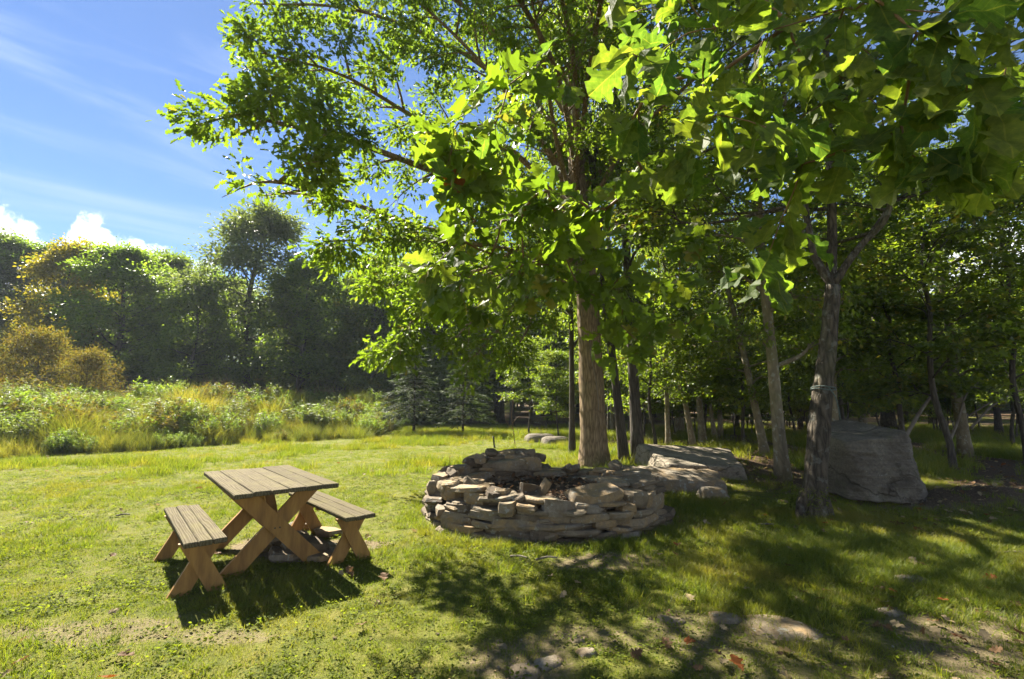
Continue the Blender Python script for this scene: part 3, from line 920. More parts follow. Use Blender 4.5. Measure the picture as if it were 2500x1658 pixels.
# ---- the trees of the wood on the right
G = 'trees of the wood'
wood = [  # px base, py base, trunk px width, variant, lean towards +x per metre, bark, label
    (1397, 1108, 17, 'tall2', .01, 'bark_dark', 'thin dark trunk peeping out left of the big oak'),
    (1524, 1128, 26, 'tall', -.09, 'bark_dark', 'mossy leaning trunk just right of the big oak'),
    (1558, 1122, 34, 'tall2', -.03, 'bark_dark', 'stout dark trunk between the big oak and the flat slab'),
    (1632, 1095, 15, 'slim', .0, 'bark_grey', 'slender straight trunk right behind the flat slab'),
    (1692, 1088, 17, 'slim', -.14, 'bark_grey', 'slender trunk leaning left behind the flat slab'),
    (1716, 1078, 20, 'tall', -.05, 'bark_grey', 'straight mossy trunk behind the middle of the slab'),
    (1746, 1072, 12, 'slim', -.12, 'bark_grey', 'thinnest pale trunk leaning left behind the slab'),
    (1760, 1070, 15, 'tall2', .0, 'bark_grey', 'thin upright trunk touching the thinnest leaning one'),
    (1868, 1112, 23, 'slim', -.13, 'bark_grey', 'mossy trunk bending left beside the leaf litter'),
    (1912, 1168, 36, 'tall', -.03, 'bark_grey', 'smooth straight grey trunk left of the forked tree'),
    (2042, 1132, 22, 'slim', .05, 'bark_grey', 'pale spotted trunk just right of the forked tree'),
    (2062, 1090, 16, 'tall2', .0, 'bark_dark', 'dark thin trunk directly left of the big boulder'),
    (2108, 1062, 22, 'slim', .03, 'bark_grey', 'grey trunk rising behind the left of the big boulder'),
    (2172, 1052, 42, 'tall2', .0, 'bark_dark', 'thickest dark trunk behind the peak of the boulder'),
    (2212, 1046, 17, 'tall', .01, 'bark_dark', 'narrow dark trunk right of the thickest dark one'),
    (2278, 1040, 17, 'tall2', -.02, 'bark_dark', 'dark trunk behind the leaning dead pole'),
    (2358, 1112, 31, 'tall', -.04, 'bark_grey', 'smooth brown trunk near the right edge'),
    (1800, 1052, 13, 'tall2', .0, 'bark_dark', 'dark distant trunk left of the bending mossy one'),
    (1835, 1046, 11, 'tall', .02, 'bark_dark', 'second dark distant trunk right of the bending mossy one'),
    (1955, 1048, 14, 'tall2', -.01, 'bark_dark', 'dark distant trunk seen left of the forked tree'),
    (2440, 1060, 18, 'tall2', .02, 'bark_dark', 'dark trunk close to the right edge of the photograph'),
    (1250, 1040, 15, 'tall2', .0, 'bark_dark', 'dark trunk in the shade behind the dry stalk'),
    (1225, 1032, 18, 'tall2', .0, 'bark_dark', 'wider dark trunk left of the dry stalk'),
    (1340, 1045, 14, 'slim', .0, 'bark_dark', 'thin trunk at the wood edge behind the light green shrubs'),
]
r0 = {'tall': .17, 'tall2': .17, 'slim': .12}
hh = {'tall': 14., 'tall2': 13., 'slim': 11.}
for k, (px, py, wpx, v, ln, bk, lab) in enumerate(wood):
    p = gpt(px, py)
    rad = wpx * .70 / 2 / FPX * p[1]
    sxy = min(max(rad / (r0[v] * .93), .42), 1.7)
    s = rng.uniform(.68, .86) if k > 2 else 1.3
    place('woodland_tree', v, p, lab, 'tree', G, rz=k * 2.1, s=s, sxy=sxy, lean=(math.atan(ln), rng.normal(0, .02)), bark=M[bk])

G = 'saplings under the wood'
for k, (px, ds, s, lab) in enumerate([
        (1290, 20, .75, 'light green sapling in the sun left of the big oak'),
        (1360, 18, .6, 'low pale green sapling touching the big oak on its left'),
        (1590, 14, .9, 'sapling behind the slab with leaves hanging low'),
        (1800, 16, 1.1, 'broad sapling between the bending trunk and the smooth one'),
        (2010, 13, 1.0, 'sapling spreading its leaves behind the forked tree'),
        (2180, 12, 1.15, 'flat layered sapling above the big boulder'),
        (2290, 10.5, 1.2, 'flat layered sapling between the boulder and the brown trunk'),
        (2470, 11, 1.2, 'flat layered sapling at the right edge'),
        (2440, 16, 1.0, 'sapling deeper in the wood behind the dead branches'),
        (1960, 22, 1.2, 'far sapling glimpsed left of the forked tree'),
        (1480, 20, 1.1, 'sapling in the sun right of the big oak'),
        (1700, 24, 1.2, 'far sapling glimpsed behind the slab')]):
    place('sapling', 'under', dpt(px, ds), lab, 'sapling', G, rz=k * 1.3, s=s)

# ---- the far wood: one mass
def far_wood():
    protos = []
    for v in ('tall', 'tall2', 'edge', 'slim', 'under', 'edge3'):
        w, c = VAR[v]
        a, b = w.copy(), c.copy()
        import bmesh
        bm = bmesh.new(); bm.from_mesh(b); nb = len(bm.faces)
        bm.from_mesh(a); bm.faces.ensure_lookup_table()
        for i in range(nb, len(bm.faces)): bm.faces[i].material_index = 1
        me = bpy.data.meshes.new('wood_' + v); bm.to_mesh(me); bm.free()
        me.materials.append(M['leaf_forest']); me.materials.append(M['bark_dark'])
        at_ = me.attributes.get('tint')
        protos.append(me)
    r = np.random.default_rng(5)
    P, K = [], []
    for k in range(2600):
        y = r.uniform(33, 66); x = r.uniform(-62, 70)
        if abs(x) > y * 1.25 + 3: continue
        if x < -.27 * y - 1.5 and y < 36: continue
        if y < 33: continue
        if P and min((x - q[0]) ** 2 + (y - q[1]) ** 2 for q in P) < (2.0 if y < 40 else 3.0) ** 2: continue
        P.append((x, y, float(ground_z(x, y)))); K.append(int(r.choice([0, 1, 2, 3, 4, 4, 5] if y < 34 else [0, 1, 2, 2, 3, 5])))
        if len(P) >= 190: break
    low = []
    for k in range(70):
        x = r.uniform(-50, -2); y = r.uniform(37, 43) if x < -9 else r.uniform(29, 33)
        low.append(len(P)); P.append((x, y, float(ground_z(x, y)))); K.append(5)
    for k in range(66):
        y = r.uniform(18, 28); x = r.uniform(.10, 1.2) * y
        if x < 2: continue
        P.append((x, y, float(ground_z(x, y)))); K.append(4)
    for k in range(80):
        x = r.uniform(-2, 62); y = r.uniform(42, 54)
        low.append(len(P)); P.append((x, y, float(ground_z(x, y)))); K.append(5)
    n = len(P)
    rot = np.zeros((n, 3)); rot[:, 2] = r.uniform(0, 6.28, n)
    P = np.array(P)
    sc = np.repeat(r.uniform(.85, 1.15, n)[:, None], 3, 1)
    sc *= .85
    sc[np.array(K) == 4] *= r.uniform(.5, 1.05, (np.array(K) == 4).sum())[:, None]
    sc[low] *= .5; sc[low, :2] *= 1.5
    scatter('far_wood', P, rot, sc, np.array(K), protos, 'dense wood closing the view behind the nearer trees', 'wood')


far_wood()


# ---- the big oak
def big_oak():
    t = Tree(21); r = t.r
    b = np.array([1.89, 11.18, 0.])
    TP = np.array([b + (0, 0, -.2), b + (0, 0, .3), b + (-.02, 0, 1.6), b + (-.06, .03, 3.6), b + (-.16, .06, 5.6), b + (-.3, .15, 8), b + (-.3, .3, 10.5), b + (-.1, .3, 13.)])
    Q = smooth_path(TP, 30)
    z = Q[:, 2]
    rad = np.interp(z, [-.2, 0, .25, .7, 2, 4, 6, 9, 13], [.46, .40, .345, .31, .285, .262, .235, .15, .03])
    t.tube(Q, rad, 20, .10)
    trunk_pt = lambda h: np.array([np.interp(h, z, Q[:, 0]), np.interp(h, z, Q[:, 1]), h])
    A = lambda px, py, d: atd(px, py, d)
    limbs = [  # start height, via points, radius, subs, sub length
        (5.2, [A(1270, 440, 10.6), A(1105, 430, 9.2), A(860, 345, 7.3), A(700, 305, 6.2), A(580, 280, 5.6)], .10, 18, 1.25),
        (5.4, [A(1270, 380, 10.5), A(1100, 330, 9.6), A(985, 270, 8.8), A(830, 180, 7.9), A(640, 130, 7.2)], .085, 17, 1.2),
        (4.6, [A(1270, 560, 10.4), A(1090, 570, 9.5), A(870, 500, 7.4), A(740, 460, 6.3), A(670, 440, 5.7)], .08, 15, 1.15),
        (4.2, [A(1280, 620, 10.3), A(1090, 590, 9.0), A(930, 585, 7.6), A(790, 590, 6.6)], .075, 13, 1.1),
        (4.0, [A(1280, 650, 10.2), A(1130, 700, 9.6), A(1010, 780, 9.1), A(960, 860, 8.8)], .06, 12, .95),
        (4.1, [A(1300, 640, 10.0), A(1200, 720, 9.2), A(1110, 830, 8.7)], .05, 10, .9),
        (4.4, [A(1290, 600, 10.3), A(1200, 650, 10.0), A(1030, 690, 10.3), A(900, 700, 10.6)], .06, 12, 1.1),
        (6.4, [A(1220, 200, 10.8), A(1050, 90, 9.8), A(850, 20, 8.8), A(620, 10, 8.0)], .085, 17, 1.25),
        (7.4, [A(1180, 60, 11), A(1000, -60, 10.6), A(800, -110, 10.2)], .075, 14, 1.3),
        (6.0, [(.4, 9.6, 7.4), (-1.0, 8.4, 8.4), (-2.6, 7.4, 9.2)], .07, 14, 1.2),
        (5.6, [(1.0, 9.6, 6.8), (.6, 8.0, 7.6), (.2, 6.6, 8.2)], .07, 13, 1.2),
        (6.8, [(1.4, 9.4, 8.4), (1.8, 7.6, 9.6), (2.2, 6.2, 10.2)], .07, 13, 1.3),
        (5.8, [(2.6, 10.0, 7.2), (3.8, 8.8, 8.0), (4.8, 7.6, 8.4)], .07, 14, 1.3),
        (5.0, [(2.8, 11, 6.0), (4.4, 10.8, 6.8), (6.2, 10.4, 7.2)], .075, 14, 1.3),
        (6.6, [(3.0, 11.4, 8.0), (4.8, 11.8, 9.2), (6.6, 12, 10)], .07, 13, 1.3),
        (8.2, [(2.0, 10.4, 10), (2.8, 9.2, 11.6), (3.6, 8.4, 12.6)], .06, 12, 1.3),
        (8.4, [(.4, 11.0, 10), (-1.6, 10.8, 11.6), (-3.4, 10.4, 12.4)], .06, 13, 1.3),
        (9.2, [(.6, 10.2, 11), (-.4, 8.8, 12.6), (-1.2, 7.8, 13.2)], .05, 12, 1.3),
        (9.8, [(1.9, 11.9, 11.6), (2.8, 12.6, 13.2)], .05, 10, 1.2),
        (5.4, [(1.4, 12.6, 6.6), (.4, 14.2, 7.4), (-.8, 15.4, 7.8)], .07, 13, 1.3),
        (7.0, [(1.8, 13, 8.4), (2.2, 15, 9.4)], .06, 11, 1.3),
        (4.3, [(.9, 12.4, 5.0), (-.8, 13.6, 5.4), (-2.4, 14.4, 5.6)], .06, 12, 1.2),
        (4.7, [(1.0, 10.2, 5.2), (.2, 9.2, 5.2), (-.7, 8.6, 4.8)], .055, 12, 1.0),
        (4.5, [(1.9, 10.1, 5.0), (2.3, 8.9, 5.1), (2.8, 8.2, 4.7)], .05, 11, 1.0),
        (4.0, [A(1310, 690, 9.9), A(1220, 800, 9.3), A(1140, 890, 9.0)], .05, 13, .95),
        (4.2, [A(1330, 700, 10.1), A(1290, 800, 9.7), A(1240, 880, 9.5)], .045, 11, .9),
        (4.3, [A(1270, 640, 10.6), A(1120, 700, 10.8), A(1000, 780, 11.0)], .05, 13, 1.1),
        (6.2, [(.6, 12.6, 7.6), (-1.0, 14.0, 8.8), (-2.4, 14.8, 9.4)], .06, 15, 1.4),
        (7.6, [(1.2, 13.0, 9.4), (.2, 14.6, 10.8)], .05, 13, 1.4),
        (7.2, [(2.4, 12.8, 8.6), (3.6, 14.2, 9.6)], .05, 13, 1.4),
        (6.5, [(1.0, 9.0, 7.9), (.0, 6.8, 8.0), (-.7, 5.4, 7.4), (-1.1, 4.3, 6.6)], .07, 18, 1.1),  # from here on: limbs above the view, added to shade the near leaves
        (6.9, [(1.3, 9.0, 8.2), (.7, 6.8, 8.2), (.2, 5.4, 7.5), (-.1, 4.3, 6.7)], .07, 18, 1.1),
        (7.1, [(1.6, 9.0, 8.2), (1.5, 6.8, 8.3), (1.2, 5.4, 7.7), (1.0, 4.4, 6.9)], .07, 18, 1.1),
    ]
    for (h, via, rd, ns, sl) in limbs:
        p = trunk_pt(h)
        q = t.limb([p] + [np.array(v) for v in via], rd, .012, 7, 14)
        t.spray(q, rd, ns, sl, flat=.35, crad=.26, start=.18, twigs=4, up=.08)
    root = empty('oak_tree', tuple(b))
    inv = np.array(b)
    w = t.wood('oak_trunk', M['bark_oak']); w.transform(Matrix.Translation(-Vector(b)))
    a = mesh_obj('trunk', w, root)
    def thin(C):
        k = np.where((C[:, 0] > -1.2) & (C[:, 1] < 10.6) & (C[:, 2] < 9.0), .33, 1.0)
        gx, gy = C[:, 0] + .622 * C[:, 2], C[:, 1] - .795 * C[:, 2]                # where the cluster's shadow falls
        k = np.where((gx < -.95 + (5.6 - gy) * .25) & (gy < 6.5) & (gy > 1.9), .08, k)
        bx, by = C[:, 0] + .622 * (C[:, 2] - 2.7), C[:, 1] - .795 * (C[:, 2] - 2.7)
        k = np.where((np.abs(bx - .0) < .8) & (np.abs(by - 2.3) < .9) & (C[:, 2] > 4.5), .12, k)
        k = np.where((gx > -.9) & (gx < 1.3) & (gy > 2.9) & (gy < 5.3), k * .6, k)
        k = np.where((np.abs(gx - .3 - 3.3) < 1.4) & (np.abs(gy + .4 - 9.3) < 1.2), k * .35, k)
        k = np.where((C[:, 1] < 6.5) & (C[:, 0] > -1.6) & (C[:, 2] > 5.6), .5, k)
        return r.random(len(C)) < k
    c = t.leaves('oak_crown', 74000, .128, LEAF_OAK, M['leaf_oak'], flat=.75, tilt=.7, hang=.35, keep=thin)
    c.transform(Matrix.Translation(-Vector(b)))
    mesh_obj('crown', c, root)
    # a thin dry vine stem on the trunk
    pts = [np.array([1.89 - .03, 11.18 - .305, 1.3]), np.array([1.89 - .0, 11.18 - .33, .9]), np.array([1.89 - .08, 11.18 - .29, 2.2]), ]
    v = MB()
    vp = smooth_path([atd(1462, 1000, 10.86), atd(1458, 950, 10.87), atd(1450, 905, 10.89), atd(1443, 870, 10.9), atd(1440, 830, 10.9)], 14) - b
    v.tube(vp, .008, 5); v.build('vine_stem', M['deadwood'], root, True)
    tag(root, 'big oak with straight ridged trunk standing behind the stone ring', 'tree')


big_oak()


# ---- the forked shaggy tree on the right
def forked_tree():
    t = Tree(31); r = t.r
    b = np.array(gpt(1988, 1262))
    A = lambda px, py, d=6.4: atd(px, py, d)
    y = b[1]
    P = [b + (-.03, 0, -.2), b + (-.02, 0, .05), A(1992, 1150, y), A(2004, 1000, y), A(2016, 880, y), A(2028, 760, y), A(2034, 698, y)]
    Q = smooth_path(P, 26); z = Q[:, 2]
    t.tube(Q, np.interp(z, [-.2, .02, .25, .8, 1.6, 3.2], [.23, .175, .145, .125, .115, .085]), 16, .22)
    # root flare and a burl at the foot
    t.limb([b + (-.10, -.05, .30), b + (-.22, -.10, .12), b + (-.26, -.14, -.05)], .09, .04, 8, 6)
    t.limb([b + (.10, -.05, .22), b + (.17, -.04, .05), b + (.22, -.04, -.06)], .08, .03, 8, 6)
    f = Q[-1]
    q1 = t.limb([f, A(2005, 655, y), A(1982, 600, y + .1), A(1960, 470, y + .3), A(1930, 330, y + .5), A(1900, 120, y + .8), A(1885, -60, y + .9)], .062, .02, 7, 18)
    q2 = t.limb([f, A(2070, 640, y - .05), A(2110, 590, y - .1), A(2165, 530, y - .2), A(2180, 430, y - .2), A(2200, 250, y - .1), A(2230, 30, y)], .055, .018, 7, 18)
    q3 = t.limb([A(2090, 612, y), A(2130, 560, y + .05), A(2170, 500, y + .1), A(2205, 420, y + .3)], .022, .01, 6, 8)
    q4 = t.limb([A(2022, 800, y), A(2030, 640, y + .25), A(2030, 480, y + .35), A(2020, 250, y + .4), A(2015, 0, y + .5)], .075, .04, 9, 14)
    for (s0, via) in ((q1[8], [(2.6, 6.6, 4.0), (1.8, 6.2, 4.4)]), (q1[12], [(3.0, 7.6, 5.6), (2.0, 8.4, 6.2)]), (q2[9], [(5.2, 6.4, 4.2), (6.4, 6.6, 4.6)]),
                      (q2[13], [(5.4, 5.4, 5.4), (6.6, 4.8, 6.0)]), (q2[7], [(5.0, 7.4, 3.9), (5.8, 8.4, 4.1)]), (q4[10], [(4.4, 7.8, 5.4), (4.8, 9.2, 6.0)]),
                      (q4[12], [(3.4, 6.0, 6.4), (2.8, 5.0, 7.0)]), (q1[15], [(3.2, 5.8, 6.6), (2.6, 5.0, 7.2)]), (q2[15], [(4.6, 5.4, 6.8), (5.0, 4.4, 7.2)]),
                      (q4[6], [(3.2, 7.2, 4.4), (2.2, 7.8, 4.7)]), (q2[11], [(4.2, 5.4, 4.8), (3.6, 4.8, 5.0)])):
        q = t.limb([s0] + [np.array(v) for v in via], .03, .008, 5, 8)
        t.spray(q, .03, 9, 1.1, flat=.2, crad=.30, start=.2, twigs=4)
    for q in (q1[9:], q2[8:], q4[7:]): t.spray(q, .03, 8, 1.2, flat=.2, crad=.32, start=.1, twigs=4)
    root = empty('forked_tree', tuple(b))
    w = t.wood('forked_trunk', M['bark_shag']); w.transform(Matrix.Translation(-Vector(b))); mesh_obj('trunk', w, root)
    c = t.leaves('forked_crown', 9000, .115, LEAF_MAPLE, M['leaf_forest'], flat=.35, tilt=.45, hang=.15); c.transform(Matrix.Translation(-Vector(b)))
    mesh_obj('crown', c, root)
    # moss at the foot
    rr = np.random.default_rng(3); n = 500
    a = rr.uniform(math.pi * .75, math.pi * 1.6, n); h = rr.uniform(.18, .42, n) - .1 * rr.random(n)
    rad = np.interp(h, [0, .25, .8], [.27, .215, .18]) + .004
    pos = np.stack([np.cos(a) * rad, np.sin(a) * rad, h], -1)
    nd = np.stack([np.cos(a), np.sin(a), np.zeros(n)], -1)
    mm = leaf_mat('moss', [(0, (.06, .075, .012)), (1, (.13, .15, .02))], (1.2, 1.2, .8), .2, .8, .1)
    mesh_obj('moss', leaves_mesh('moss', pos, unit(nd + rr.normal(0, .6, (n, 3))), unit(rr.normal(0, 1, (n, 3))), rr.uniform(.012, .03, n), LEAF_SIMPLE, mm, rr), root)['kind'] = 'stuff'
    tag(root, 'forked tree with shaggy bark standing left of the big boulder', 'tree')
    # cord tied round it
    zc = float(A(2010, 945, y)[2]); c0 = np.array([np.interp(zc, z, Q[:, 0]), np.interp(zc, z, Q[:, 1]), zc])
    m = MB(); an = np.linspace(0, 2 * math.pi, 25)
    for k in range(2):
        m.tube([c0 + (math.cos(a) * .135, math.sin(a) * .135, .012 * math.sin(a * 2 + k) - .03 * k) for a in an], .008, 6, False)
    m.tube(smooth_path([c0 + (-.02, -.14, -.01), c0 + (.05, -.145, -.12), c0 + (.09, -.13, -.28), c0 + (.11, -.12, -.42)], 10), .007, 6)
    o = m.build('cord', M['rope'], None, True)
    tag(o, 'thin green cord tied round the forked tree with a hanging end', 'cord')


forked_tree()


# ---- two young spruces
def spruce(loc, H, rad, seed, label, bare_h=.35):
    r = np.random.default_rng(seed); t = Tree(seed)
    t.tube([(0, 0, -.1), (0, 0, H * .5), (0, 0, H)], [H * .017, H * .011, .008], 8)
    pos, dd, nn, sz = [], [], [], []
    nb = int(H * 26)
    for k in range(nb):
        u = (k + r.random()) / nb
        h = bare_h + (H - bare_h - .05) * u
        ln = rad * (1 - u) ** .85 * r.uniform(.75, 1.1) + .06
        az = k * 2.4 + r.normal(0, .3)
        el = -.10 + .75 * u ** 2 + r.normal(0, .06)
        d = np.array([math.cos(az), math.sin(az), el])
        e = np.array([0, 0, h]) + d * ln + np.array([0, 0, -.10 * ln])
        m = np.array([0, 0, h]) + d * ln * .5 + np.array([0, 0, .03 * ln])
        q = smooth_path([(0, 0, h), m, e], 6)
        t.tube(q, np.linspace(.012, .004, 6), 4)
        n = int(50 * ln / .8) + 10
        f = .12 + .88 * np.sqrt(r.random(n)); i = np.clip((f * 5).astype(int), 0, 4)
        p = q[i] + (q[i + 1] - q[i]) * (f * 5 - i)[:, None]
        sd = np.cross(unit(d), [0, 0, 1.])
        side = r.choice([-1, 1], n)[:, None]
        off = (1 - f * .75) * ln * .36 * r.random(n)
        v = unit(d * .9 + sd * side * r.uniform(.5, 1.1, n)[:, None] + r.normal(0, .18, (n, 3)) + np.array([0, 0, -.12]))
        pos.append(p + v * off[:, None]); dd.append(v)
        nn.append(unit(np.array([0, 0, 1.]) + r.normal(0, .5, (n, 3)))); sz.append(r.uniform(.12, .26, n))
    root = empty('spruce_tree', loc)
    mesh_obj('trunk', t.wood('spruce_wood', M['bark_dark']), root)
    mesh_obj('crown', leaves_mesh('spruce_needles', np.concatenate(pos), np.concatenate(dd), np.concatenate(nn), np.concatenate(sz), LEAF_NEEDLE, M['needle'], r), root)
    tag(root, label, 'spruce')


spruce(gpt(1010, 1058), 4.2, 1.6, 41, 'taller young spruce at the far edge of the lawn', .75)
spruce(gpt(1130, 1061), 3.2, 1.5, 42, 'shorter young spruce right of the taller one', .7)


# ------------------------------------------------------------------ picnic table and benches
def rotx(a): c, s = math.cos(a), math.sin(a); return [[1, 0, 0], [0, c, -s], [0, s, c]]
def roty(a): c, s = math.cos(a), math.sin(a); return [[c, 0, s], [0, 1, 0], [-s, 0, c]]


def cross_leg(root, y, half, ztop, width, thick, sign, lower):
    """one board of an X end frame: from the ground on one side to the top on the other, ends cut level"""
    x0, x1 = -sign * half, sign * lower
    dx, dz = x1 - x0, ztop
    hw = width / 2 * math.hypot(dx, dz) / dz                     # horizontal half width of a slanted board cut level
    V = []
    for yy in (y - thick / 2, y + thick / 2):
        V += [(x0 - hw, yy, 0), (x0 + hw, yy, 0), (x1 + hw, yy, ztop), (x1 - hw, yy, ztop)]
    F = [[0, 1, 2, 3], [7, 6, 5, 4], [0, 4, 5, 1], [1, 5, 6, 2], [2, 6, 7, 3], [3, 7, 4, 0]]
    MB().add(V, F).build('leg', M['stain'], root)


def plank_set(root, w, l, n, ztop, thick):
    pw = w / n
    for k in range(n):
        g = .004
        dl = rng.uniform(-.008, .008)
        m = MB().box((0, 0, 0), (pw - g, l + dl, thick + rng.uniform(-.002, .002)), None, .006, .0012)
        o = m.build('plank', M['plank'], root)
        o.location = (-w / 2 + pw * (k + .5), rng.uniform(-.004, .004), ztop - thick / 2 + rng.uniform(-.0015, .0015))
        o.rotation_euler = (rng.normal(0, .0015), rng.normal(0, .006), rng.normal(0, .0015))


def table():
    ta, w, l = .70, .834, 1.60
    e = np.array([math.cos(ta), math.sin(ta)]); n = np.array([-e[1], e[0]])
    c = np.array([-2.1924, 3.8656]) + e * w / 2 + n * l / 2
    root = empty('picnic_table', (c[0], c[1], float(ground_z(c[0], c[1]))), (0, 0, ta))
    plank_set(root, w, l, 6, .74, .038)
    for sy in (-1, 1):
        y = sy * (l / 2 - .36)
        MB().box((0, y - sy * .062, .682), (w - .10, .04, .036), None, .004).build('cleat', M['stain'], root)
        cross_leg(root, y - .0205, .36, .70, .14, .038, -1, .31)
        cross_leg(root, y + .0205, .36, .70, .14, .038, 1, .31)
        # diagonal brace from the crossing up to the middle of the top
        p0, p1 = np.array([0, y - sy * .05, .36]), np.array([0, sy * .03, .69])
        d = p1 - p0; L = np.linalg.norm(d); a = math.atan2(d[2], d[1])
        MB().box((p0 + p1) / 2, (.085, L, .036), rotx(a), .003).build('brace', M['stain'], root)
        for x in (-.02, .02):
            MB().tube([(x, y - .045, .36), (x, y - .040, .36)], .007, 8).build('bolt', M['black_metal'], root)
    MB().box((0, 0, .684), (w - .12, .07, .034), None, .003).build('cleat', M['stain'], root)
    tag(root, 'weathered picnic table with plank top and stained crossed legs', 'table')


def bench(x, y, a, w, l, label):
    e = np.array([math.cos(a), math.sin(a)]); n = np.array([-e[1], e[0]])
    c = np.array([x, y]) + e * w / 2 + n * l / 2
    root = empty('picnic_bench', (c[0], c[1], float(ground_z(c[0], c[1]))), (0, 0, a))
    plank_set(root, w, l, 3, .437, .036)
    for sy in (-1, 1):
        yy = sy * (l / 2 - .20)
        MB().box((0, yy - sy * .052, .383), (w - .03, .036, .034), None, .003).build('cleat', M['stain'], root)
        cross_leg(root, yy - .0195, .135, .40, .12, .036, -1, .085)
        cross_leg(root, yy + .0195, .135, .40, .12, .036, 1, .085)
    MB().box((0, 0, .384), (w - .06, .05, .032), None, .003).build('cleat', M['stain'], root)
    tag(root, label, 'bench', 'benches of the picnic table')


table()
bench(-2.3906, 3.6078, .702, .285, 1.55, 'plank bench on the open lawn side of the picnic table')
bench(-1.4635, 4.3407, .729, .285, 1.60, 'plank bench between the picnic table and the stone ring')


# ------------------------------------------------------------------ stones
def stone_mesh(name, seed, mat, n=None, wedge=.15, rough=.10):
    r = np.random.default_rng(seed)
    n = n or int(r.integers(6, 10))
    a = (np.arange(n) + r.uniform(-.3, .3, n)) / n * 2 * math.pi
    sq = 1 / np.maximum(np.abs(np.cos(a)), np.abs(np.sin(a))) ** .55
    rad = .5 * sq * r.uniform(.80, 1.08, n)
    ring = np.stack([np.cos(a) * rad, np.sin(a) * rad], -1)
    V = []
    tilt = r.normal(0, wedge, 2)
    for (k, z) in ((r.uniform(.80, .95), -.5), (1.0, r.uniform(-.25, 0)), (r.uniform(.97, 1.03), r.uniform(.05, .32)), (r.uniform(.84, .95), .5)):
        jj = ring * k * (1 + r.normal(0, rough * .35, n))[:, None]
        V.append(np.c_[jj, z + (jj @ tilt) * (1 if z > 0 else .3) + r.normal(0, rough * .5, n)])
    V = np.concatenate(V)
    F = []
    for b in range(3):
        for j in range(n):
            F.append([b * n + j, b * n + (j + 1) % n, (b + 1) * n + (j + 1) % n, (b + 1) * n + j])
    F.append(list(range(n))[::-1]); F.append([3 * n + j for j in range(n)])
    me = bpy.data.meshes.new(name); me.from_pydata(V.tolist(), [], F); me.materials.append(mat)
    return me


STONES = [stone_mesh('stone', 100 + k, M['stone']) for k in range(26)]


def put_stone(root, c, dims, rz=0, tilt=(0, 0), mat=None, name='stone'):
    o = mesh_obj(name, STONES[int(rng.integers(len(STONES)))], root, c, (tilt[0], tilt[1], rz), dims)
    if mat: o.material_slots[0].link = 'OBJECT'; o.material_slots[0].material = mat
    return o


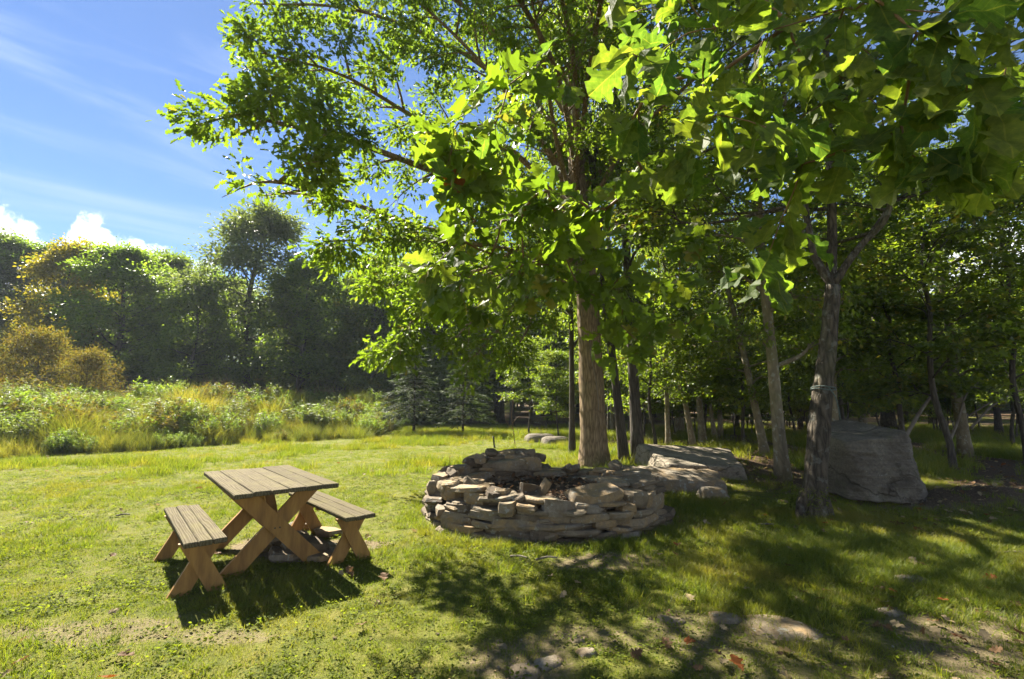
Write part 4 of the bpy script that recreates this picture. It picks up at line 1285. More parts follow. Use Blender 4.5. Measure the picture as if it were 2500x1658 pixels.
def stone_ring():
    C = np.array([.42, 6.62]); RX, RY = 1.62, 1.52
    root = empty('stone_ring', (C[0], C[1], 0))
    NB = 160

    def target(th):  # wall height round the ring; th=0 towards +x, -pi/2 towards the camera
        t = (th + math.pi) % (2 * math.pi) - math.pi
        h = .46 + .05 * math.sin(3 * t + 1)
        h += .16 * math.exp(-((t - 2.0) / .35) ** 2)          # heap at the back left
        h -= .11 * math.exp(-((t + 1.5) / 1.0) ** 2)
        return h
    count = 0
    for (ro, dep, hk, z0, most) in ((0.0, .30, 1.0, 0, 205), (-.25, .28, .95, .17, 254)):
        prof = np.zeros(NB) + z0 + rng.uniform(-.03, .0, NB)
        for it in range(600):
            ths = np.arange(NB) / NB * 2 * math.pi
            gap = np.array([target(t) * hk for t in ths]) - prof
            i = int(np.argmax(gap + rng.uniform(0, .05, NB)))
            if gap.max() < .035: break
            rr = (RX + RY) / 2 + ro
            inner = ro < 0
            L = rng.choice([.20, .30, .40, .52, .66], p=[.14, .26, .30, .20, .10]) * rng.uniform(.85, 1.15) * (1.15 if inner else 1)
            if abs(ths[i] - 4.9) < .9 and prof[i] < .25 and not inner: L *= 1.25
            th_h = rng.choice([.045, .06, .075, .10, .135], p=[.25, .28, .24, .15, .08]) * rng.uniform(.85, 1.15) * (1.25 if L < .3 else 1) * (1.3 if inner else 1)
            th_h = min(th_h, gap[i] + .05)
            half = max(int(L / (2 * math.pi * rr) * NB / 2), 1)
            ids = np.arange(i - half, i + half + 1) % NB
            zb = float(np.quantile(prof[ids], .4))
            a = ths[i]
            k = zb / .5
            r_ = 1 + (ro - .10 * k + rng.normal(0, .035) - dep * .5) / 1.57
            c = (math.cos(a) * RX * r_, math.sin(a) * RY * r_, zb + th_h / 2)
            put_stone(root, c, (L * 1.03, dep * rng.uniform(.8, 1.25), th_h * 1.12), a + math.pi / 2 + rng.normal(0, .14), (rng.normal(0, .06), rng.normal(0, .055)))
            prof[ids] = zb + th_h
            count += 1
            if count > most: break
    # loose capping stones, tilted this way and that
    for k in range(24):
        a = rng.uniform(0, 2 * math.pi)
        if k < 14: a = rng.uniform(2.2, 4.6)
        h = target(a)
        r_ = 1 - rng.uniform(.10, .36) / 1.57 - .05
        put_stone(root, (math.cos(a) * RX * r_, math.sin(a) * RY * r_, h + rng.uniform(.0, .05)), (rng.uniform(.16, .34), rng.uniform(.13, .26), rng.uniform(.05, .11)),
                  rng.uniform(0, 6.28), (rng.normal(0, .28), rng.normal(0, .28)))
    # the stones one notices: placed one by one
    big = [  # px, py, depth y, dims, rz, tilt
        (1203, 1243, 5.62, (.40, .30, .26), .15, (.15, .30)), (1132, 1268, 5.60, (.62, .34, .17), -.22, (0, .06)), (1455, 1213, 5.52, (.72, .40, .17), .08, (.25, -.12)),
        (1293, 1203, 5.62, (.27, .17, .20), .2, (.3, 0)), (1330, 1190, 5.7, (.10, .16, .17), .3, (.1, .5)), (1555, 1175, 6.0, (.46, .36, .07), .5, (.16, -.18)),
        (1500, 1180, 5.9, (.42, .26, .08), -.2, (.1, .1)), (1112, 1153, 7.3, (.5, .34, .12), .1, (.2, -.2)), (1205, 1125, 7.85, (.55, .40, .11), -.1, (.28, .1)),
        (1262, 1115, 7.95, (.50, .42, .12), .2, (.42, -.1)), (1292, 1112, 8.0, (.22, .2, .17), .4, (.1, .1)), (1318, 1118, 8.05, (.22, .2, .12), .1, (0, .1)),
        (1130, 1190, 6.2, (.36, .30, .14), .3, (.2, .2)), (1160, 1180, 6.3, (.28, .2, .09), -.1, (0, .05)), (1185, 1195, 6.0, (.22, .18, .16), .7, (.1, .2)),
        (1120, 1215, 5.85, (.42, .28, .08), -.3, (.12, .05)), (1080, 1210, 6.1, (.34, .26, .10), -.6, (0, -.1)), (1262, 1240, 5.5, (.34, .26, .15), .1, (.3, .3)),
        (1235, 1212, 5.75, (.3, .12, .1), .9, (.2, .35)), (1110, 1296, 5.55, (.46, .26, .07), -.2, (0, .04))]
    for (px, py, d, dims, rz, tl) in big:
        p = atd(px, py, d)
        put_stone(root, (p[0] - C[0], p[1] - C[1], p[2]), dims, rz, tl)
    # the soil inside
    n, m = 40, 14
    a = np.arange(n) / n * 2 * math.pi
    V = [(0, 0, .26)]
    for j in range(1, m + 1):
        f = j / m
        rr = np.random.default_rng(j)
        for t in a: V.append((math.cos(t) * (RX - .32) * f, math.sin(t) * (RY - .32) * f, .25 + .05 * math.sin(t * 3 + j) * f + rr.normal(0, .012)))
    F = [[0, 1 + j, 1 + (j + 1) % n] for j in range(n)]
    for j in range(m - 1):
        for k in range(n): F.append([1 + j * n + k, 1 + (j + 1) * n + k, 1 + (j + 1) * n + (k + 1) % n, 1 + j * n + (k + 1) % n])
    MB().add(V, F).build('soil_fill', M['soil'], root, True)
    # dry stems and leaves lying on the soil
    rr = np.random.default_rng(8); n = 420
    a = rr.uniform(0, 6.28, n); q = np.sqrt(rr.random(n)) * 1.15
    pos = np.stack([np.cos(a) * q, np.sin(a) * q, rr.uniform(.27, .33, n)], -1)
    lm = leaf_mat('dry_leaf', [(0, (.07, .04, .02)), (.5, (.16, .09, .045)), (1, (.26, .18, .10))], (1.2, 1.1, .9), .25, .8, .1)
    o = mesh_obj('dry_litter', leaves_mesh('dry_litter', pos, unit(rr.normal(0, 1, (n, 3)) * (1, 1, .4)), unit(np.array([0, 0, 1.]) + rr.normal(0, .7, (n, 3))), rr.uniform(.03, .09, n), LEAF_SIMPLE, lm, rr), root)
    o['kind'] = 'stuff'
    tag(root, 'round dry stacked ring of flat fieldstones filled with soil', 'stone ring')
    M['dry_leaf'] = lm


stone_ring()


def stone_pile():
    C = at(745, 1335)
    root = empty('stone_pile', (C[0], C[1], float(ground_z(C[0], C[1]))))
    for (px, py, z, dims, rz, tl) in (
            (760, 1318, .16, (.40, .34, .13), .3, (.15, .2)), (715, 1300, .13, (.46, .26, .12), .1, (0, .05)), (660, 1312, .10, (.34, .24, .14), -.2, (.1, 0)),
            (705, 1352, .06, (.44, .26, .10), .2, (.05, .05)), (640, 1330, .06, (.26, .22, .10), .5, (.1, .1)), (770, 1352, .05, (.5, .24, .07), -.4, (.1, -.1)),
            (810, 1335, .05, (.32, .26, .09), .2, (0, .1)), (720, 1325, .06, (.30, .28, .12), .9, (0, 0)), (800, 1295, .05, (.46, .3, .09), -.1, (0, .05)),
            (675, 1345, .08, (.20, .16, .12), .2, (.2, .3)), (740, 1280, .05, (.4, .26, .1), .1, (0, 0))):
        p = at(px, py, z)
        put_stone(root, (p[0] - C[0], p[1] - C[1], p[2] * .75), (dims[0] * .8, dims[1] * .8, dims[2] * .7), rz, tl)
    tag(root, 'low heap of flat stones lying beneath the picnic table', 'stone heap')


stone_pile()


def boulder_mesh(name, planes, seed, mat, sub=5, rough=.03, k=14, box=(1, 1, 1)):
    """a rock bounded by soft planes (n, d), roughened"""
    import bmesh
    bm = bmesh.new(); bmesh.ops.create_icosphere(bm, subdivisions=sub, radius=1)
    D = np.array([v.co[:] for v in bm.verts]); D = unit(D)
    inv = np.zeros(len(D))
    for (n, d) in planes:
        n = unit(np.array(n, float)); inv += np.maximum(D @ n / d, 0) ** k
    Rr = inv ** (-1 / k)
    P = D * Rr[:, None]
    q = P * 2.3 + seed
    nz = (fbm(q[:, 0] + q[:, 2] * .7, q[:, 1] - q[:, 2] * .6, seed, 5) - .5)
    q2 = P * 9
    nz2 = (fbm(q2[:, 0] + q2[:, 1] * .3, q2[:, 2] * 2.2 - q2[:, 1] * .2, seed + 7, 3) - .5)
    P = P * (1 + rough * 3 * nz + rough * 1.2 * nz2)[:, None]
    for v, p in zip(bm.verts, P): v.co = p
    for f in bm.faces: f.smooth = True
    me = bpy.data.meshes.new(name); bm.to_mesh(me); bm.free(); me.materials.append(mat)
    return me


# the big boulder at the right
p = at(2150, 1238)
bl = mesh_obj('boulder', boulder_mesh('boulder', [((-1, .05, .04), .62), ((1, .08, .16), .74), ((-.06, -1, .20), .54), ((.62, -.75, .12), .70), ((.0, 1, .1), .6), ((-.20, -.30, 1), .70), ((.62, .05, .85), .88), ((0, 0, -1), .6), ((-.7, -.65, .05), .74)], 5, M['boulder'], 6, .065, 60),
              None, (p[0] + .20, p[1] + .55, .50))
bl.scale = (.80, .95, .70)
tag(bl, 'massive grey boulder with slanted top right of the forked tree', 'boulder')
# the flat slab
p = at(1690, 1185)
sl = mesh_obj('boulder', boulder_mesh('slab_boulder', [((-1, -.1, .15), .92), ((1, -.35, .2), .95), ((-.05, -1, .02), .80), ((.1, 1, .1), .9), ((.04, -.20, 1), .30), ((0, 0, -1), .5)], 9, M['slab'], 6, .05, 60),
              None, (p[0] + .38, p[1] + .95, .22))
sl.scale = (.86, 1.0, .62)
tag(sl, 'pale flat topped slab of rock with dappled light behind the stone ring', 'boulder')
p = at(1690, 1205)
s2 = mesh_obj('boulder', boulder_mesh('low_slab', [((-1, 0, .1), .85), ((1, -.2, .2), .7), ((0, -1, .2), .35), ((0, 1, .2), .35), ((.05, -.16, 1), .08), ((0, 0, -1), .3)], 13, M['stone'], 5, .05, 30), None, (p[0] - .15, p[1] + .25, .20))
tag(s2, 'low flat rock between the stone ring and the dappled slab', 'rock')
p = at(1752, 1222)
s3 = mesh_obj('boulder', boulder_mesh('small_rock', [((-1, -.2, .4), .22), ((1, 0, .5), .24), ((0, -1, .3), .18), ((0, 1, .3), .2), ((0, 0, 1), .17), ((0, 0, -1), .2)], 17, M['stone'], 4, .06, 14), None, (p[0], p[1] + .15, .03))
s3.scale = (.75, .75, .75)
tag(s3, 'small rounded rock in the shaded grass below the dappled slab', 'rock')
# rocks behind, seen left of the oak
for k, (px, py, w, h, lab) in enumerate(((1320, 1078, .55, .28, 'grey blue rock lying in the grass left of the big oak'), (1358, 1082, .45, .22, 'darker rock beside the grey blue one left of the oak'))):
    q = gpt(px, py)
    o = mesh_obj('rock', boulder_mesh('far_rock', [((-1, -.2, .4), w), ((1, 0, .5), w), ((0, -1, .3), .4), ((0, 1, .3), .4), ((0, 0, 1), h), ((0, 0, -1), .2)], 23 + k, M['boulder'], 3, .04, 8), None, q)
    tag(o, lab, 'rock')
# rocks set in the ground
for k, (px, py, w, d, h, lab) in enumerate([
        (1905, 1535, .34, .20, .05, 'biggest flat rock sunk in the bare soil at the lower right'),
        (1775, 1512, .13, .09, .05, 'rounded rock left of the biggest sunk rock'),
        (1640, 1515, .12, .06, .03, 'pale flat stone in the shaded soil below the ring'),
        (1345, 1620, .10, .07, .03, 'flat grey stone near the bottom edge'),
        (1435, 1598, .08, .06, .05, 'pinkish upright stone near the bottom'),
        (1415, 1562, .07, .04, .02, 'long tan stone in the sunny soil'),
        (1285, 1648, .11, .10, .05, 'tan rock cut by the bottom edge'),
        (2180, 1495, .13, .08, .03, 'flat stone in the sunny patch at the right'),
        (2290, 1450, .26, .10, .03, 'long pale slab sunk in the grass at the right'),
        (2230, 1425, .17, .12, .10, 'shaded blue grey rock above the long pale slab'),
        (1226, 1580, .04, .03, .02, 'small white stone on the bare soil')]):
    q = gpt(px, py); w, d, h = w * .78, d * .78, h * .8
    o = mesh_obj('sunk_rock', boulder_mesh('sunk_rock', [((-1, -.2, .5), w), ((1, .2, .5), w * .95), ((.1, -1, .5), d), ((0, 1, .5), d), ((0, 0, 1), h), ((0, 0, -1), .08), ((.7, -.7, .3), (w + d) / 2 * .95)], 50 + k, M['stone'], 3, .05, 9), None, (q[0], q[1], q[2] - h * .35), (0, 0, rng.uniform(-.4, .4)))
    tag(o, lab, 'rock')


# ------------------------------------------------------------------ small things about the place
def simple(name, fn, mat, label, cat):
    m = MB(); fn(m); o = m.build(name, mat, None, True); tag(o, label, cat); return o


q = np.array(gpt(1206, 1094))
simple('stake', lambda m: (m.box(q + (0, 0, .16), (.05, .05, .40), roty(-.12), .006)), M['black_metal'], 'short black stake in the grass behind the stone ring', 'stake')
q = np.array(gpt(1258, 1092))
def stalk(m):
    m.tube(smooth_path([q, q + (-.06, 0, .5), q + (-.12, .05, 1.0), q + (-.05, .05, 1.5)], 12), np.linspace(.016, .006, 12), 6)
    m.tube(smooth_path([q + (-.07, 0, .55), q + (-.25, .02, .75), q + (-.3, .02, 1.0)], 7), np.linspace(.009, .004, 7), 5)
    m.tube(smooth_path([q + (-.09, 0, .75), q + (.1, -.02, .95), q + (.16, -.02, .85)], 7), np.linspace(.008, .004, 7), 5)
simple('dry_stalk', stalk, M['twig'], 'dry brown stalk standing behind the black stake', 'plant')
for (pts, rad, lab) in (
        ([atd(2205, 1075, 11.5), atd(2250, 1000, 11.6), atd(2300, 935, 11.8), atd(2345, 890, 12)], .045, 'dead pole leaning right behind the big boulder'),
        ([atd(2312, 1092, 11.5), atd(2338, 1030, 11.6), atd(2360, 960, 11.7), atd(2400, 925, 11.9)], .035, 'pale crooked dead branch left of the smooth brown trunk'),
        ([atd(2370, 1045, 12), atd(2430, 985, 12), atd(2520, 940, 12)], .03, 'long dark dead branch reaching to the right edge'),
        ([atd(2365, 1015, 12.4), atd(2440, 970, 12.3), atd(2500, 950, 12.3)], .022, 'thinner dead branch above the long dark one')):
    P = smooth_path(pts, 12)
    simple('dead_branch', lambda m: m.tube(P, np.linspace(rad, rad * .5, 12), 7), M['deadwood'], lab, 'branch')
# fallen sticks on the lawn
for k, (px, py, ln, a, lab) in enumerate(((1885, 1288, .34, -.35, 'stick lying on the sunny grass below the forked tree'), (2485, 1358, .4, -.1, 'pale stick at the right edge of the grass'),
                                         (1270, 1300 + 70, .22, -.6, 'short twig in the grass before the stone ring'), (300, 1263, .16, .1, 'grey bark strip on the lawn left of the bench'),
                                         (1335, 1372, .2, .1, 'pale twig in the grass before the ring'))):
    q = np.array(gpt(px, py)); d = np.array([math.cos(a), math.sin(a), 0])
    P = smooth_path([q - d * ln / 2 + (0, 0, .02), q + (.01, .02, .035), q + d * ln / 2 + (0, 0, .03)], 7)
    simple('fallen_stick', lambda m: m.tube(P, np.linspace(.011, .006, 7), 6), M['deadwood'], lab, 'stick')


def railing():
    c = np.array(dpt(335, 36.0)); root = empty('wooden_railing', tuple(c))
    z0 = 1.0
    MB().box((0, 0, z0 + 1.25), (5.2, .1, .12)).build('top_rail', M['red_wood'], root)
    MB().box((0, 0, z0 + .12), (5.2, .1, .14)).build('bottom_rail', M['red_wood'], root)
    bm_ = MB().box((0, 0, 0), (.09, .05, 1.05))
    first = bm_.build('baluster', M['red_wood'], root); first.location = (-2.4, 0, z0 + .7)
    for k in range(1, 17):
        o = first.copy(); scene.collection.objects.link(o); o.parent = root; o.location = (-2.4 + .3 * k, 0, z0 + .7)
    for x in (-2.6, 0.15, 2.6): MB().box((x, .03, z0 / 2 + .6), (.16, .16, z0 + 1.5)).build('post', M['red_wood'], root)
    tag(root, 'red brown wooden railing half hidden behind the russet shrubs', 'railing')


railing()


# ------------------------------------------------------------------ grass
def grass():
    gl = grass_mat('lawn_blade', (.062, .098, .010), (.115, .150, .015), (.185, .180, .030), (.19, .165, .030))
    gw = leaf_mat('lawn_weed', [(0, (.075, .10, .014)), (1, (.125, .15, .024))], (1.9, 1.9, .7), .5, .7, .1)
    r = np.random.default_rng(77)
    short = [tuft('lawn_tuft', 300 + k, 22, .05, .020, .052, .0042, .8, gl, 2) for k in range(5)]
    long_ = [tuft('lawn_tuft_long', 320 + k, 26, .05, .05, .115, .0045, .75, gl, 3) for k in range(4)]
    broad = [weed('lawn_clover', 340 + k, 16, .04, gw, .026) for k in range(3)]
    far = [tuft('lawn_tuft_far', 360 + k, 26, .12, .03, .07, .010, .7, gl, 1) for k in range(4)]
    farl = [tuft('lawn_tuft_far_long', 380 + k, 30, .13, .10, .28, .011, .6, gl, 2) for k in range(4)]
    protos = short + long_ + broad + far + farl
    PX, PI, PS = [], [], []
    for (d0, d1, dens, zone) in ((1.7, 5.2, 780, 0), (5.2, 9.5, 330, 0), (9.5, 15, 95, 1), (15, 27, 42, 1)):
        xm = d1 * 1.12 + 1.2
        n = int(dens * (d1 - d0) * 2 * xm)
        x = r.uniform(-xm, xm, n); y = r.uniform(d0, d1, n)
        ok = np.abs(x) < y * 1.12 + 1.2
        s = meadow_s(x, y); ok &= s < .5
        b = bare(x, y)
        ok &= r.random(n) > b ** .7 * .97
        ok &= np.hypot((x - .42) / 1.62, (y - 6.62) / 1.52) > 1.0
        x, y, b = x[ok], y[ok], b[ok]; n = len(x)
        f = FOREST(x, y)
        # the turf is rough and long near the ring, the wood and far behind the table; mown short on the open lawn
        rough = fbm(x * .8 + 9, y * .8, 61, 3) + .25 * sstep(.5, 2.2, x) + .25 * f + .35 * sstep(14, 20, y) * sstep(-6, -2, x) - .10
        rough += .35 * np.exp(-((np.hypot(x - .42, y - 6.62) - 1.75) / .16) ** 2)
        u = r.random(n)
        is_long = rough + (u - .5) * .42 > .61
        if zone == 0:
            k = r.integers(0, 5, n)
            k = np.where(is_long, 5 + r.integers(0, 4, n), k)
            k = np.where((~is_long) & (r.random(n) < .10 + .2 * (fbm(x * 1.7, y * 1.7, 90, 2) > .62)), 9 + r.integers(0, 3, n), k)
        else:
            k = np.where(is_long, 16 + r.integers(0, 4, n), 12 + r.integers(0, 4, n))
        sc = r.uniform(.7, 1.25, n) * (.85 + .5 * (rough - .5))
        PX.append(np.c_[x, y, ground_z(x, y)]); PI.append(k); PS.append(sc)
    P, K, S = np.concatenate(PX), np.concatenate(PI), np.concatenate(PS)
    n = len(P)
    rot = np.c_[r.normal(0, .12, n), r.normal(0, .12, n), r.uniform(0, 6.28, n)]
    scatter('lawn_grass', P, rot, np.repeat(S[:, None], 3, 1), K, protos, 'short sunlit lawn grass with longer tufts near the stones', 'grass')

    # the meadow behind the lawn
    gm = grass_mat('meadow_blade', (.065, .095, .015), (.125, .145, .022), (.21, .185, .04), (.22, .175, .035))
    gd = grass_mat('reed_blade', (.11, .065, .025), (.20, .11, .04), (.30, .20, .08), None, (1.5, 1.3, .8), .35)
    gg = grass_mat('weed_blade', (.045, .06, .015), (.075, .09, .022), (.12, .12, .04))
    P1 = [tuft('meadow_tuft', 400 + k, 46, .22, .40, 1.15, .015, .75, gm, 3) for k in range(5)]
    P2 = [tuft('meadow_weed', 420 + k, 40, .20, .5, 1.1, .016, .35, gg, 3) for k in range(3)]
    P3 = [tuft('dry_reed', 430 + k, 30, .25, .8, 1.5, .018, .25, gd, 3) for k in range(3)]
    P4 = [weed_clump(500 + k, m_)[1] for k, m_ in enumerate((M['leaf_edge'], M['leaf_edge'], M['leaf_dark'], M['leaf_russet']))]
    n = 26000
    x = r.uniform(-38, -3, n); y = r.uniform(7, 31, n)
    s = meadow_s(x, y); ok = (s > -.25) & (s < 16) & (np.abs(x) < y * 1.12 + 2)
    x, y, s = x[ok], y[ok], s[ok]; n = len(x)
    m = fbm(x * .55, y * .55, 120, 3); u = r.random(n)
    k = r.integers(0, 5, n)
    k = np.where((m > .60) & (u < .75), 5 + r.integers(0, 3, n), k)
    k = np.where((s > 8.5) & (u < .35 * sstep(8.5, 11, s)) & (fbm(x * .4, y * .4, 130, 2) > .5), 8 + r.integers(0, 3, n), k)
    k = np.where((fbm(x * .9 + 7, y * .9, 150, 2) > .56) & (r.random(n) < .16), 11 + r.integers(0, 4, n), k)
    sc = r.uniform(.75, 1.15, n) * (.45 + .55 * sstep(-.2, 2.2, s)) * (.35 + 1.15 * fbm(x * 1.1, y * 1.1, 140, 2))
    rot = np.c_[r.normal(0, .10, n), r.normal(0, .10, n), r.uniform(0, 6.28, n)]
    scatter('meadow_grass', np.c_[x, y, ground_z(x, y)], rot, np.repeat(sc[:, None], 3, 1), k, P1 + P2 + P3 + P4, 'tall yellow green meadow grass with dry reeds beyond the lawn', 'grass')


grass()


def litter():
    r = np.random.default_rng(91)
    protos = []
    for k in range(6):
        T, F = LEAF_NEAR[k]
        me = bpy.data.meshes.new('fallen_leaf'); me.from_pydata(T.tolist(), [], F)
        protos.append(me)
    mats = [leaf_mat('fallen_%d' % k, [(0, a), (1, b)], (1.3, 1.2, .9), .25, .7, .15) for k, (a, b) in enumerate((((.20, .065, .015), (.30, .13, .03)), ((.13, .075, .035), (.22, .15, .08)), ((.26, .20, .11), (.34, .27, .16))))]
    allp = []
    for mi in range(3):
        for me in protos[:4]:
            c = me.copy(); c.materials.append(mats[mi]); allp.append(c)
    n = 11000
    y = 2.0 + 15 * r.random(n) ** 1.3; x = r.uniform(-1.15, 1.15, n) * (y + 1)
    f = FOREST(x, y)
    b = bare(x, y)
    ok = (r.random(n) < .025 + .75 * f * (.3 + .7 * b) + .10 * sstep(.3, 2, x)) & (meadow_s(x, y) < 0) & (np.hypot((x - .42) / 1.62, (y - 6.62) / 1.52) > 1.02)
    x, y, f = x[ok], y[ok], f[ok]; n = len(x)
    k = np.where(r.random(n) < .12 - .08 * f, r.integers(0, 4, n), 4 + r.integers(0, 8, n))
    z = ground_z(x, y) + np.where(f > .5, .015, .035)
    rot = np.c_[r.normal(0, .35, n), r.normal(0, .35, n), r.uniform(0, 6.28, n)]
    scatter('fallen_leaves', np.c_[x, y, z], rot, np.repeat((r.uniform(.05, .11, n))[:, None], 3, 1), k, allp, 'brown and orange leaves fallen on the grass and under the trees', 'leaves')
    # gravel on the open soil
    gp = [stone_mesh('pebble', 700 + k, M['stone'], 6) for k in range(5)]
    n = 26000
    y = 1.9 + 5.5 * r.random(n) ** 1.5; x = r.uniform(-1.15, 1.15, n) * (y + .8)
    ok = (r.random(n) < bare(x, y) * .5 + .01) & (np.hypot((x - .42) / 1.62, (y - 6.62) / 1.52) > 1.02)
    x, y = x[ok], y[ok]; n = len(x)
    s = .005 + .016 * r.random(n) ** 3
    rot = r.uniform(0, 6.28, (n, 3)) * (.1, .1, 1)
    scatter('gravel', np.c_[x, y, ground_z(x, y) + s * .2], rot, np.c_[s * 1.3, s, s * .7], r.integers(0, 5, n), gp, 'small stones scattered over the bare soil', 'gravel')


litter()


# ------------------------------------------------------------------ the oak whose boughs hang in front of the camera
def near_oak():
    r = np.random.default_rng(55)
    base = np.array([4.3, .5, 0.])
    clusters = []
    def add(px, py, d, n): clusters.append((px, py, d, n))
    # upper right: a roof of shaded leaves
    for px in range(1500, 2600, 105):
        for j, py in enumerate((-40, 60, 160, 255, 330)):
            if j >= 3 and px < 1680 and r.random() < .5: continue
            if j == 4 and r.random() < .35: continue
            add(px + r.normal(0, 30), py + r.normal(0, 24), r.uniform(1.3, 2.2), 5)
    for (px, py, d, n) in ((2330, 410, 1.5, 6), (2260, 400, 1.55, 5), (2420, 380, 1.5, 5), (2050, 370, 1.6, 5), (1960, 400, 1.7, 5), (1880, 370, 1.8, 4), (1670, 390, 1.9, 5), (1800, 350, 1.9, 4), (2160, 340, 1.6, 5),
                           (1905, 540, 1.75, 5), (1868, 640, 1.75, 6), (1955, 575, 1.8, 3),
                           (1500, 690, 3.2, 5), (1570, 660, 3.1, 5), (1610, 690, 3.2, 4), (1510, 790, 3.2, 5), (1600, 800, 3.1, 5), (1680, 790, 3.1, 6), (1560, 860, 3.1, 5), (1500, 880, 3.2, 4), (1730, 785, 3.2, 3), (1450, 830, 3.3, 4),
                           (1540, 300, 2.2, 5), (1600, 210, 2.1, 5), (1570, 420, 2.4, 4)):
        add(px, py, d, n)
    # the sunlit bough at the centre
    for k in range(52):
        py = 150 + 620 * r.random()
        lo = 1075 + 40 * math.sin(py / 60) + (130 * (1 - py / 330) if py < 330 else 0)
        px = lo + (1480 - lo) * r.random() ** 1.25
        add(px, py, r.uniform(2.4, 3.5), 5)
    for k in range(32):
        add(r.uniform(1270, 1540), r.uniform(430, 770), r.uniform(2.6, 3.5), 5)
    for k in range(16):
        add(r.uniform(1480, 1740), r.uniform(560, 880), r.uniform(2.8, 3.5), 5)
    for (px, py) in ((1120, 300), (1090, 400), (1150, 370), (1130, 490), (1110, 560), (1240, 210), (1300, 170), (1070, 340), (1180, 440), (1210, 300), (1160, 540), (1230, 380), (1100, 450), (1200, 620)): add(px, py, 2.35 + .4 * r.random(), 7)
    pos = np.array([atd(*c[:3]) for c in clusters])
    # limbs: the shortest tree that joins all clusters to the trunk, beginning above the frame
    anchors = np.array([[4.2, .55, 3.3], [3.6, .9, 3.9], [2.9, 1.4, 4.2], [2.2, 1.9, 4.1], [1.5, 2.2, 4.1], [.8, 2.5, 4.2], [.3, 2.8, 4.2]])
    nodes = [a for a in anchors]; par = [-1] + list(range(len(anchors) - 1))
    todo = list(range(len(pos)))
    idx_of = {}
    while todo:
        best = None
        A = np.array(nodes)
        for i in todo:
            dd = np.linalg.norm((A - pos[i]) * (1, 1, .8), axis=1) + .6 * np.maximum(pos[i][2] - A[:, 2], 0)
            j = int(np.argmin(dd))
            if best is None or dd[j] < best[0]: best = (dd[j], i, j)
        _, i, j = best
        a, b = nodes[j], pos[i]
        L = np.linalg.norm(b - a)
        if L > .45:
            m = (a + b) / 2 + r.normal(0, .06 * L, 3) + np.array([0, 0, .06 * L])
            nodes.append(m); par.append(j); j = len(nodes) - 1
        nodes.append(b); par.append(j); idx_of[i] = len(nodes) - 1; todo.remove(i)
    cnt = np.ones(len(nodes))
    for k in range(len(nodes) - 1, 0, -1): cnt[par[k]] += cnt[k]
    root = empty('overhanging_oak', tuple(base))
    t = MB()
    t.tube(smooth_path([base + (0, 0, -.2), base + (0, 0, .4), base + (-.05, 0, 2), anchors[0], anchors[0] + (.1, -.1, 2), anchors[0] + (.2, -.3, 5)], 20) - base, np.linspace(.32, .10, 20), 14)
    t.build('trunk', M['bark_oak'], root, True)
    br = MB()
    for k in range(1, len(nodes)):
        a, b = nodes[par[k]], nodes[k]
        ra = .0018 + .0005 * cnt[k] ** .55; rb = .0018 + .00048 * max(cnt[k] - 1, .3) ** .55
        if k < len(anchors): ra, rb = .04 - .0045 * k, .036 - .0045 * k
        mid = (a + b) / 2 + r.normal(0, .012, 3)
        br.tube(smooth_path([a - base, mid - base, b - base], 5), np.linspace(ra, rb, 5), 6)
    br.build('bough', M['twig'], root, True)
    metas = []
    for k, (T, F) in enumerate(LEAF_NEAR):
        V = T.copy(); F = [list(f) for f in F]; n0 = len(V)
        V = np.vstack([V, [(-.008, 0, 0), (.008, 0, 0), (.006, -.13, .03), (-.006, -.13, .03)]]); F.append([n0, n0 + 1, n0 + 2, n0 + 3])
        me = bpy.data.meshes.new('leaf'); me.from_pydata(V.tolist(), [], F); me.materials.append(M['leaf_near'])
        metas.append(me)
    items = []
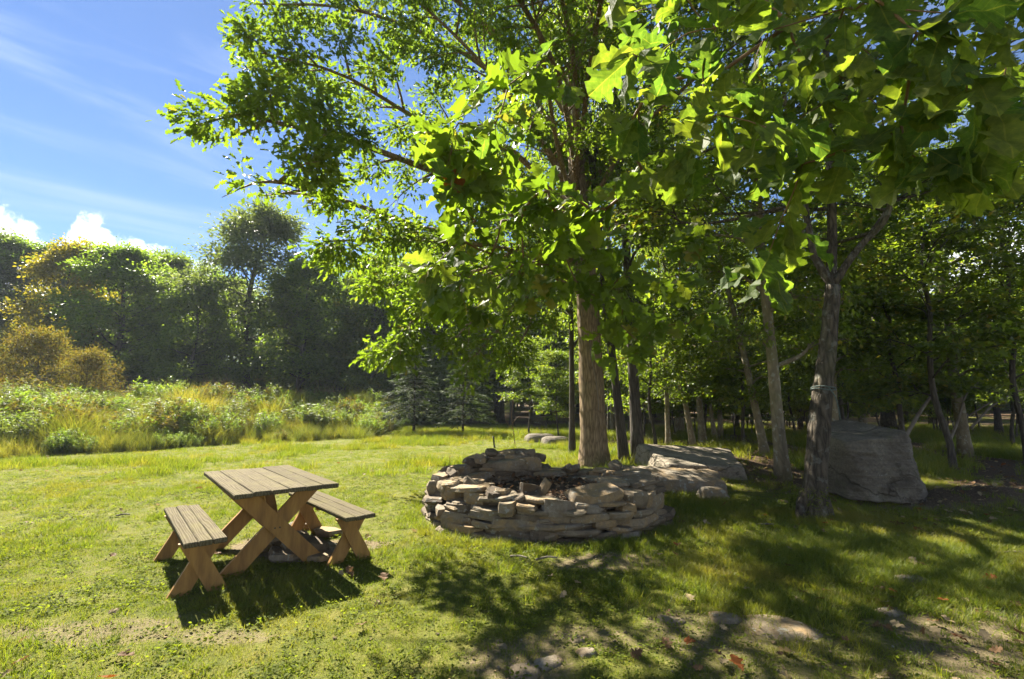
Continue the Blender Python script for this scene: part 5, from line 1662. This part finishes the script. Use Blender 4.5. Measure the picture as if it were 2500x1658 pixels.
    for i, c in enumerate(clusters):
        p = pos[i]; pr = nodes[par[idx_of[i]]]
        ax = unit(p - pr); ax = unit(ax * .7 + np.array([-.35, 0, -.35]))
        n = c[3]
        a0 = r.uniform(0, 6.28)
        u1 = unit(np.cross(ax, [0.1, .2, 1.])); u2 = np.cross(ax, u1)
        for q in range(n):
            a = a0 + q * 6.28 / n + r.normal(0, .3)
            d = unit(ax * r.uniform(.35, .9) + (u1 * math.cos(a) + u2 * math.sin(a)) * r.uniform(.5, 1.0) + np.array([-.1, 0, -.25]))
            lit = c[0] < 1500
            nrm = unit(np.array([(-.35 if lit else 0) + r.normal(0, .55), (-.25 if lit else -.55) + r.normal(0, .55), .75]))
            x = unit(np.cross(d, nrm)); nn = np.cross(x, d)
            sz = r.uniform(.135, .205) * (.85 if c[2] > 2.7 else 1.0)
            items.append((sz / c[2] + r.random() * .004, p + d * .13 * sz - base - ax * r.uniform(0, .07), x, d, nn, sz, int(r.integers(6)), r.random() < .02))
    items.sort(key=lambda q: -q[0])
    rv, rf, rn = [], [], 0
    for k, (_, pp, x, d, nn, sz, vi, rust) in enumerate(items):
        Rm = np.stack([x, d, nn])
        if k < 298:
            o = bpy.data.objects.new('leaf', metas[vi]); scene.collection.objects.link(o); o.parent = root
            Mx = Matrix(Rm.T.tolist()).to_4x4()
            o.matrix_local = Matrix.Translation(Vector(pp)) @ Mx @ Matrix.Scale(sz, 4)
            if rust: o.material_slots[0].link = 'OBJECT'; o.material_slots[0].material = M['leaf_rust']
        else:
            T, F = LEAF_NEAR[vi]
            rv.append(pp + (T * sz) @ Rm); rf += [[i + rn for i in f] for f in F]; rn += len(T)
    me = bpy.data.meshes.new('small_leaves'); me.from_pydata(np.concatenate(rv).tolist(), [], rf)
    a = me.attributes.new('tint', 'FLOAT', 'FACE'); nf = len(LEAF_NEAR[0][1])
    a.data.foreach_set('value', np.repeat(r.random(len(rf) // nf + 1) * .9, nf)[:len(rf)].astype(np.float32))
    me.materials.append(M['leaf_oak'])
    mesh_obj('small_leaves', me, root)['kind'] = 'stuff'
    tag(root, 'oak boughs with large lobed leaves hanging close in front', 'tree')


near_oak()



# ------------------------------------------------------------------ the air
def haze():  # thin volume added as a soft veil to lift dark shadows
    m, nt, out = new_mat('haze')
    v = nt.nodes.new('ShaderNodeVolumePrincipled')
    v.inputs['Color'].default_value = (.80, .90, 1.0, 1); v.inputs['Density'].default_value = 0.0006; v.inputs['Anisotropy'].default_value = 0.0
    nt.links.new(v.outputs[0], out.inputs['Volume'])
    o = MB().box((0, 4, 10.5), (660, 660, 24)).build('haze', m)
    tag(o, 'thin bluish haze in the air of the whole scene, added to lift shadows', 'haze', None, 'stuff')


haze()
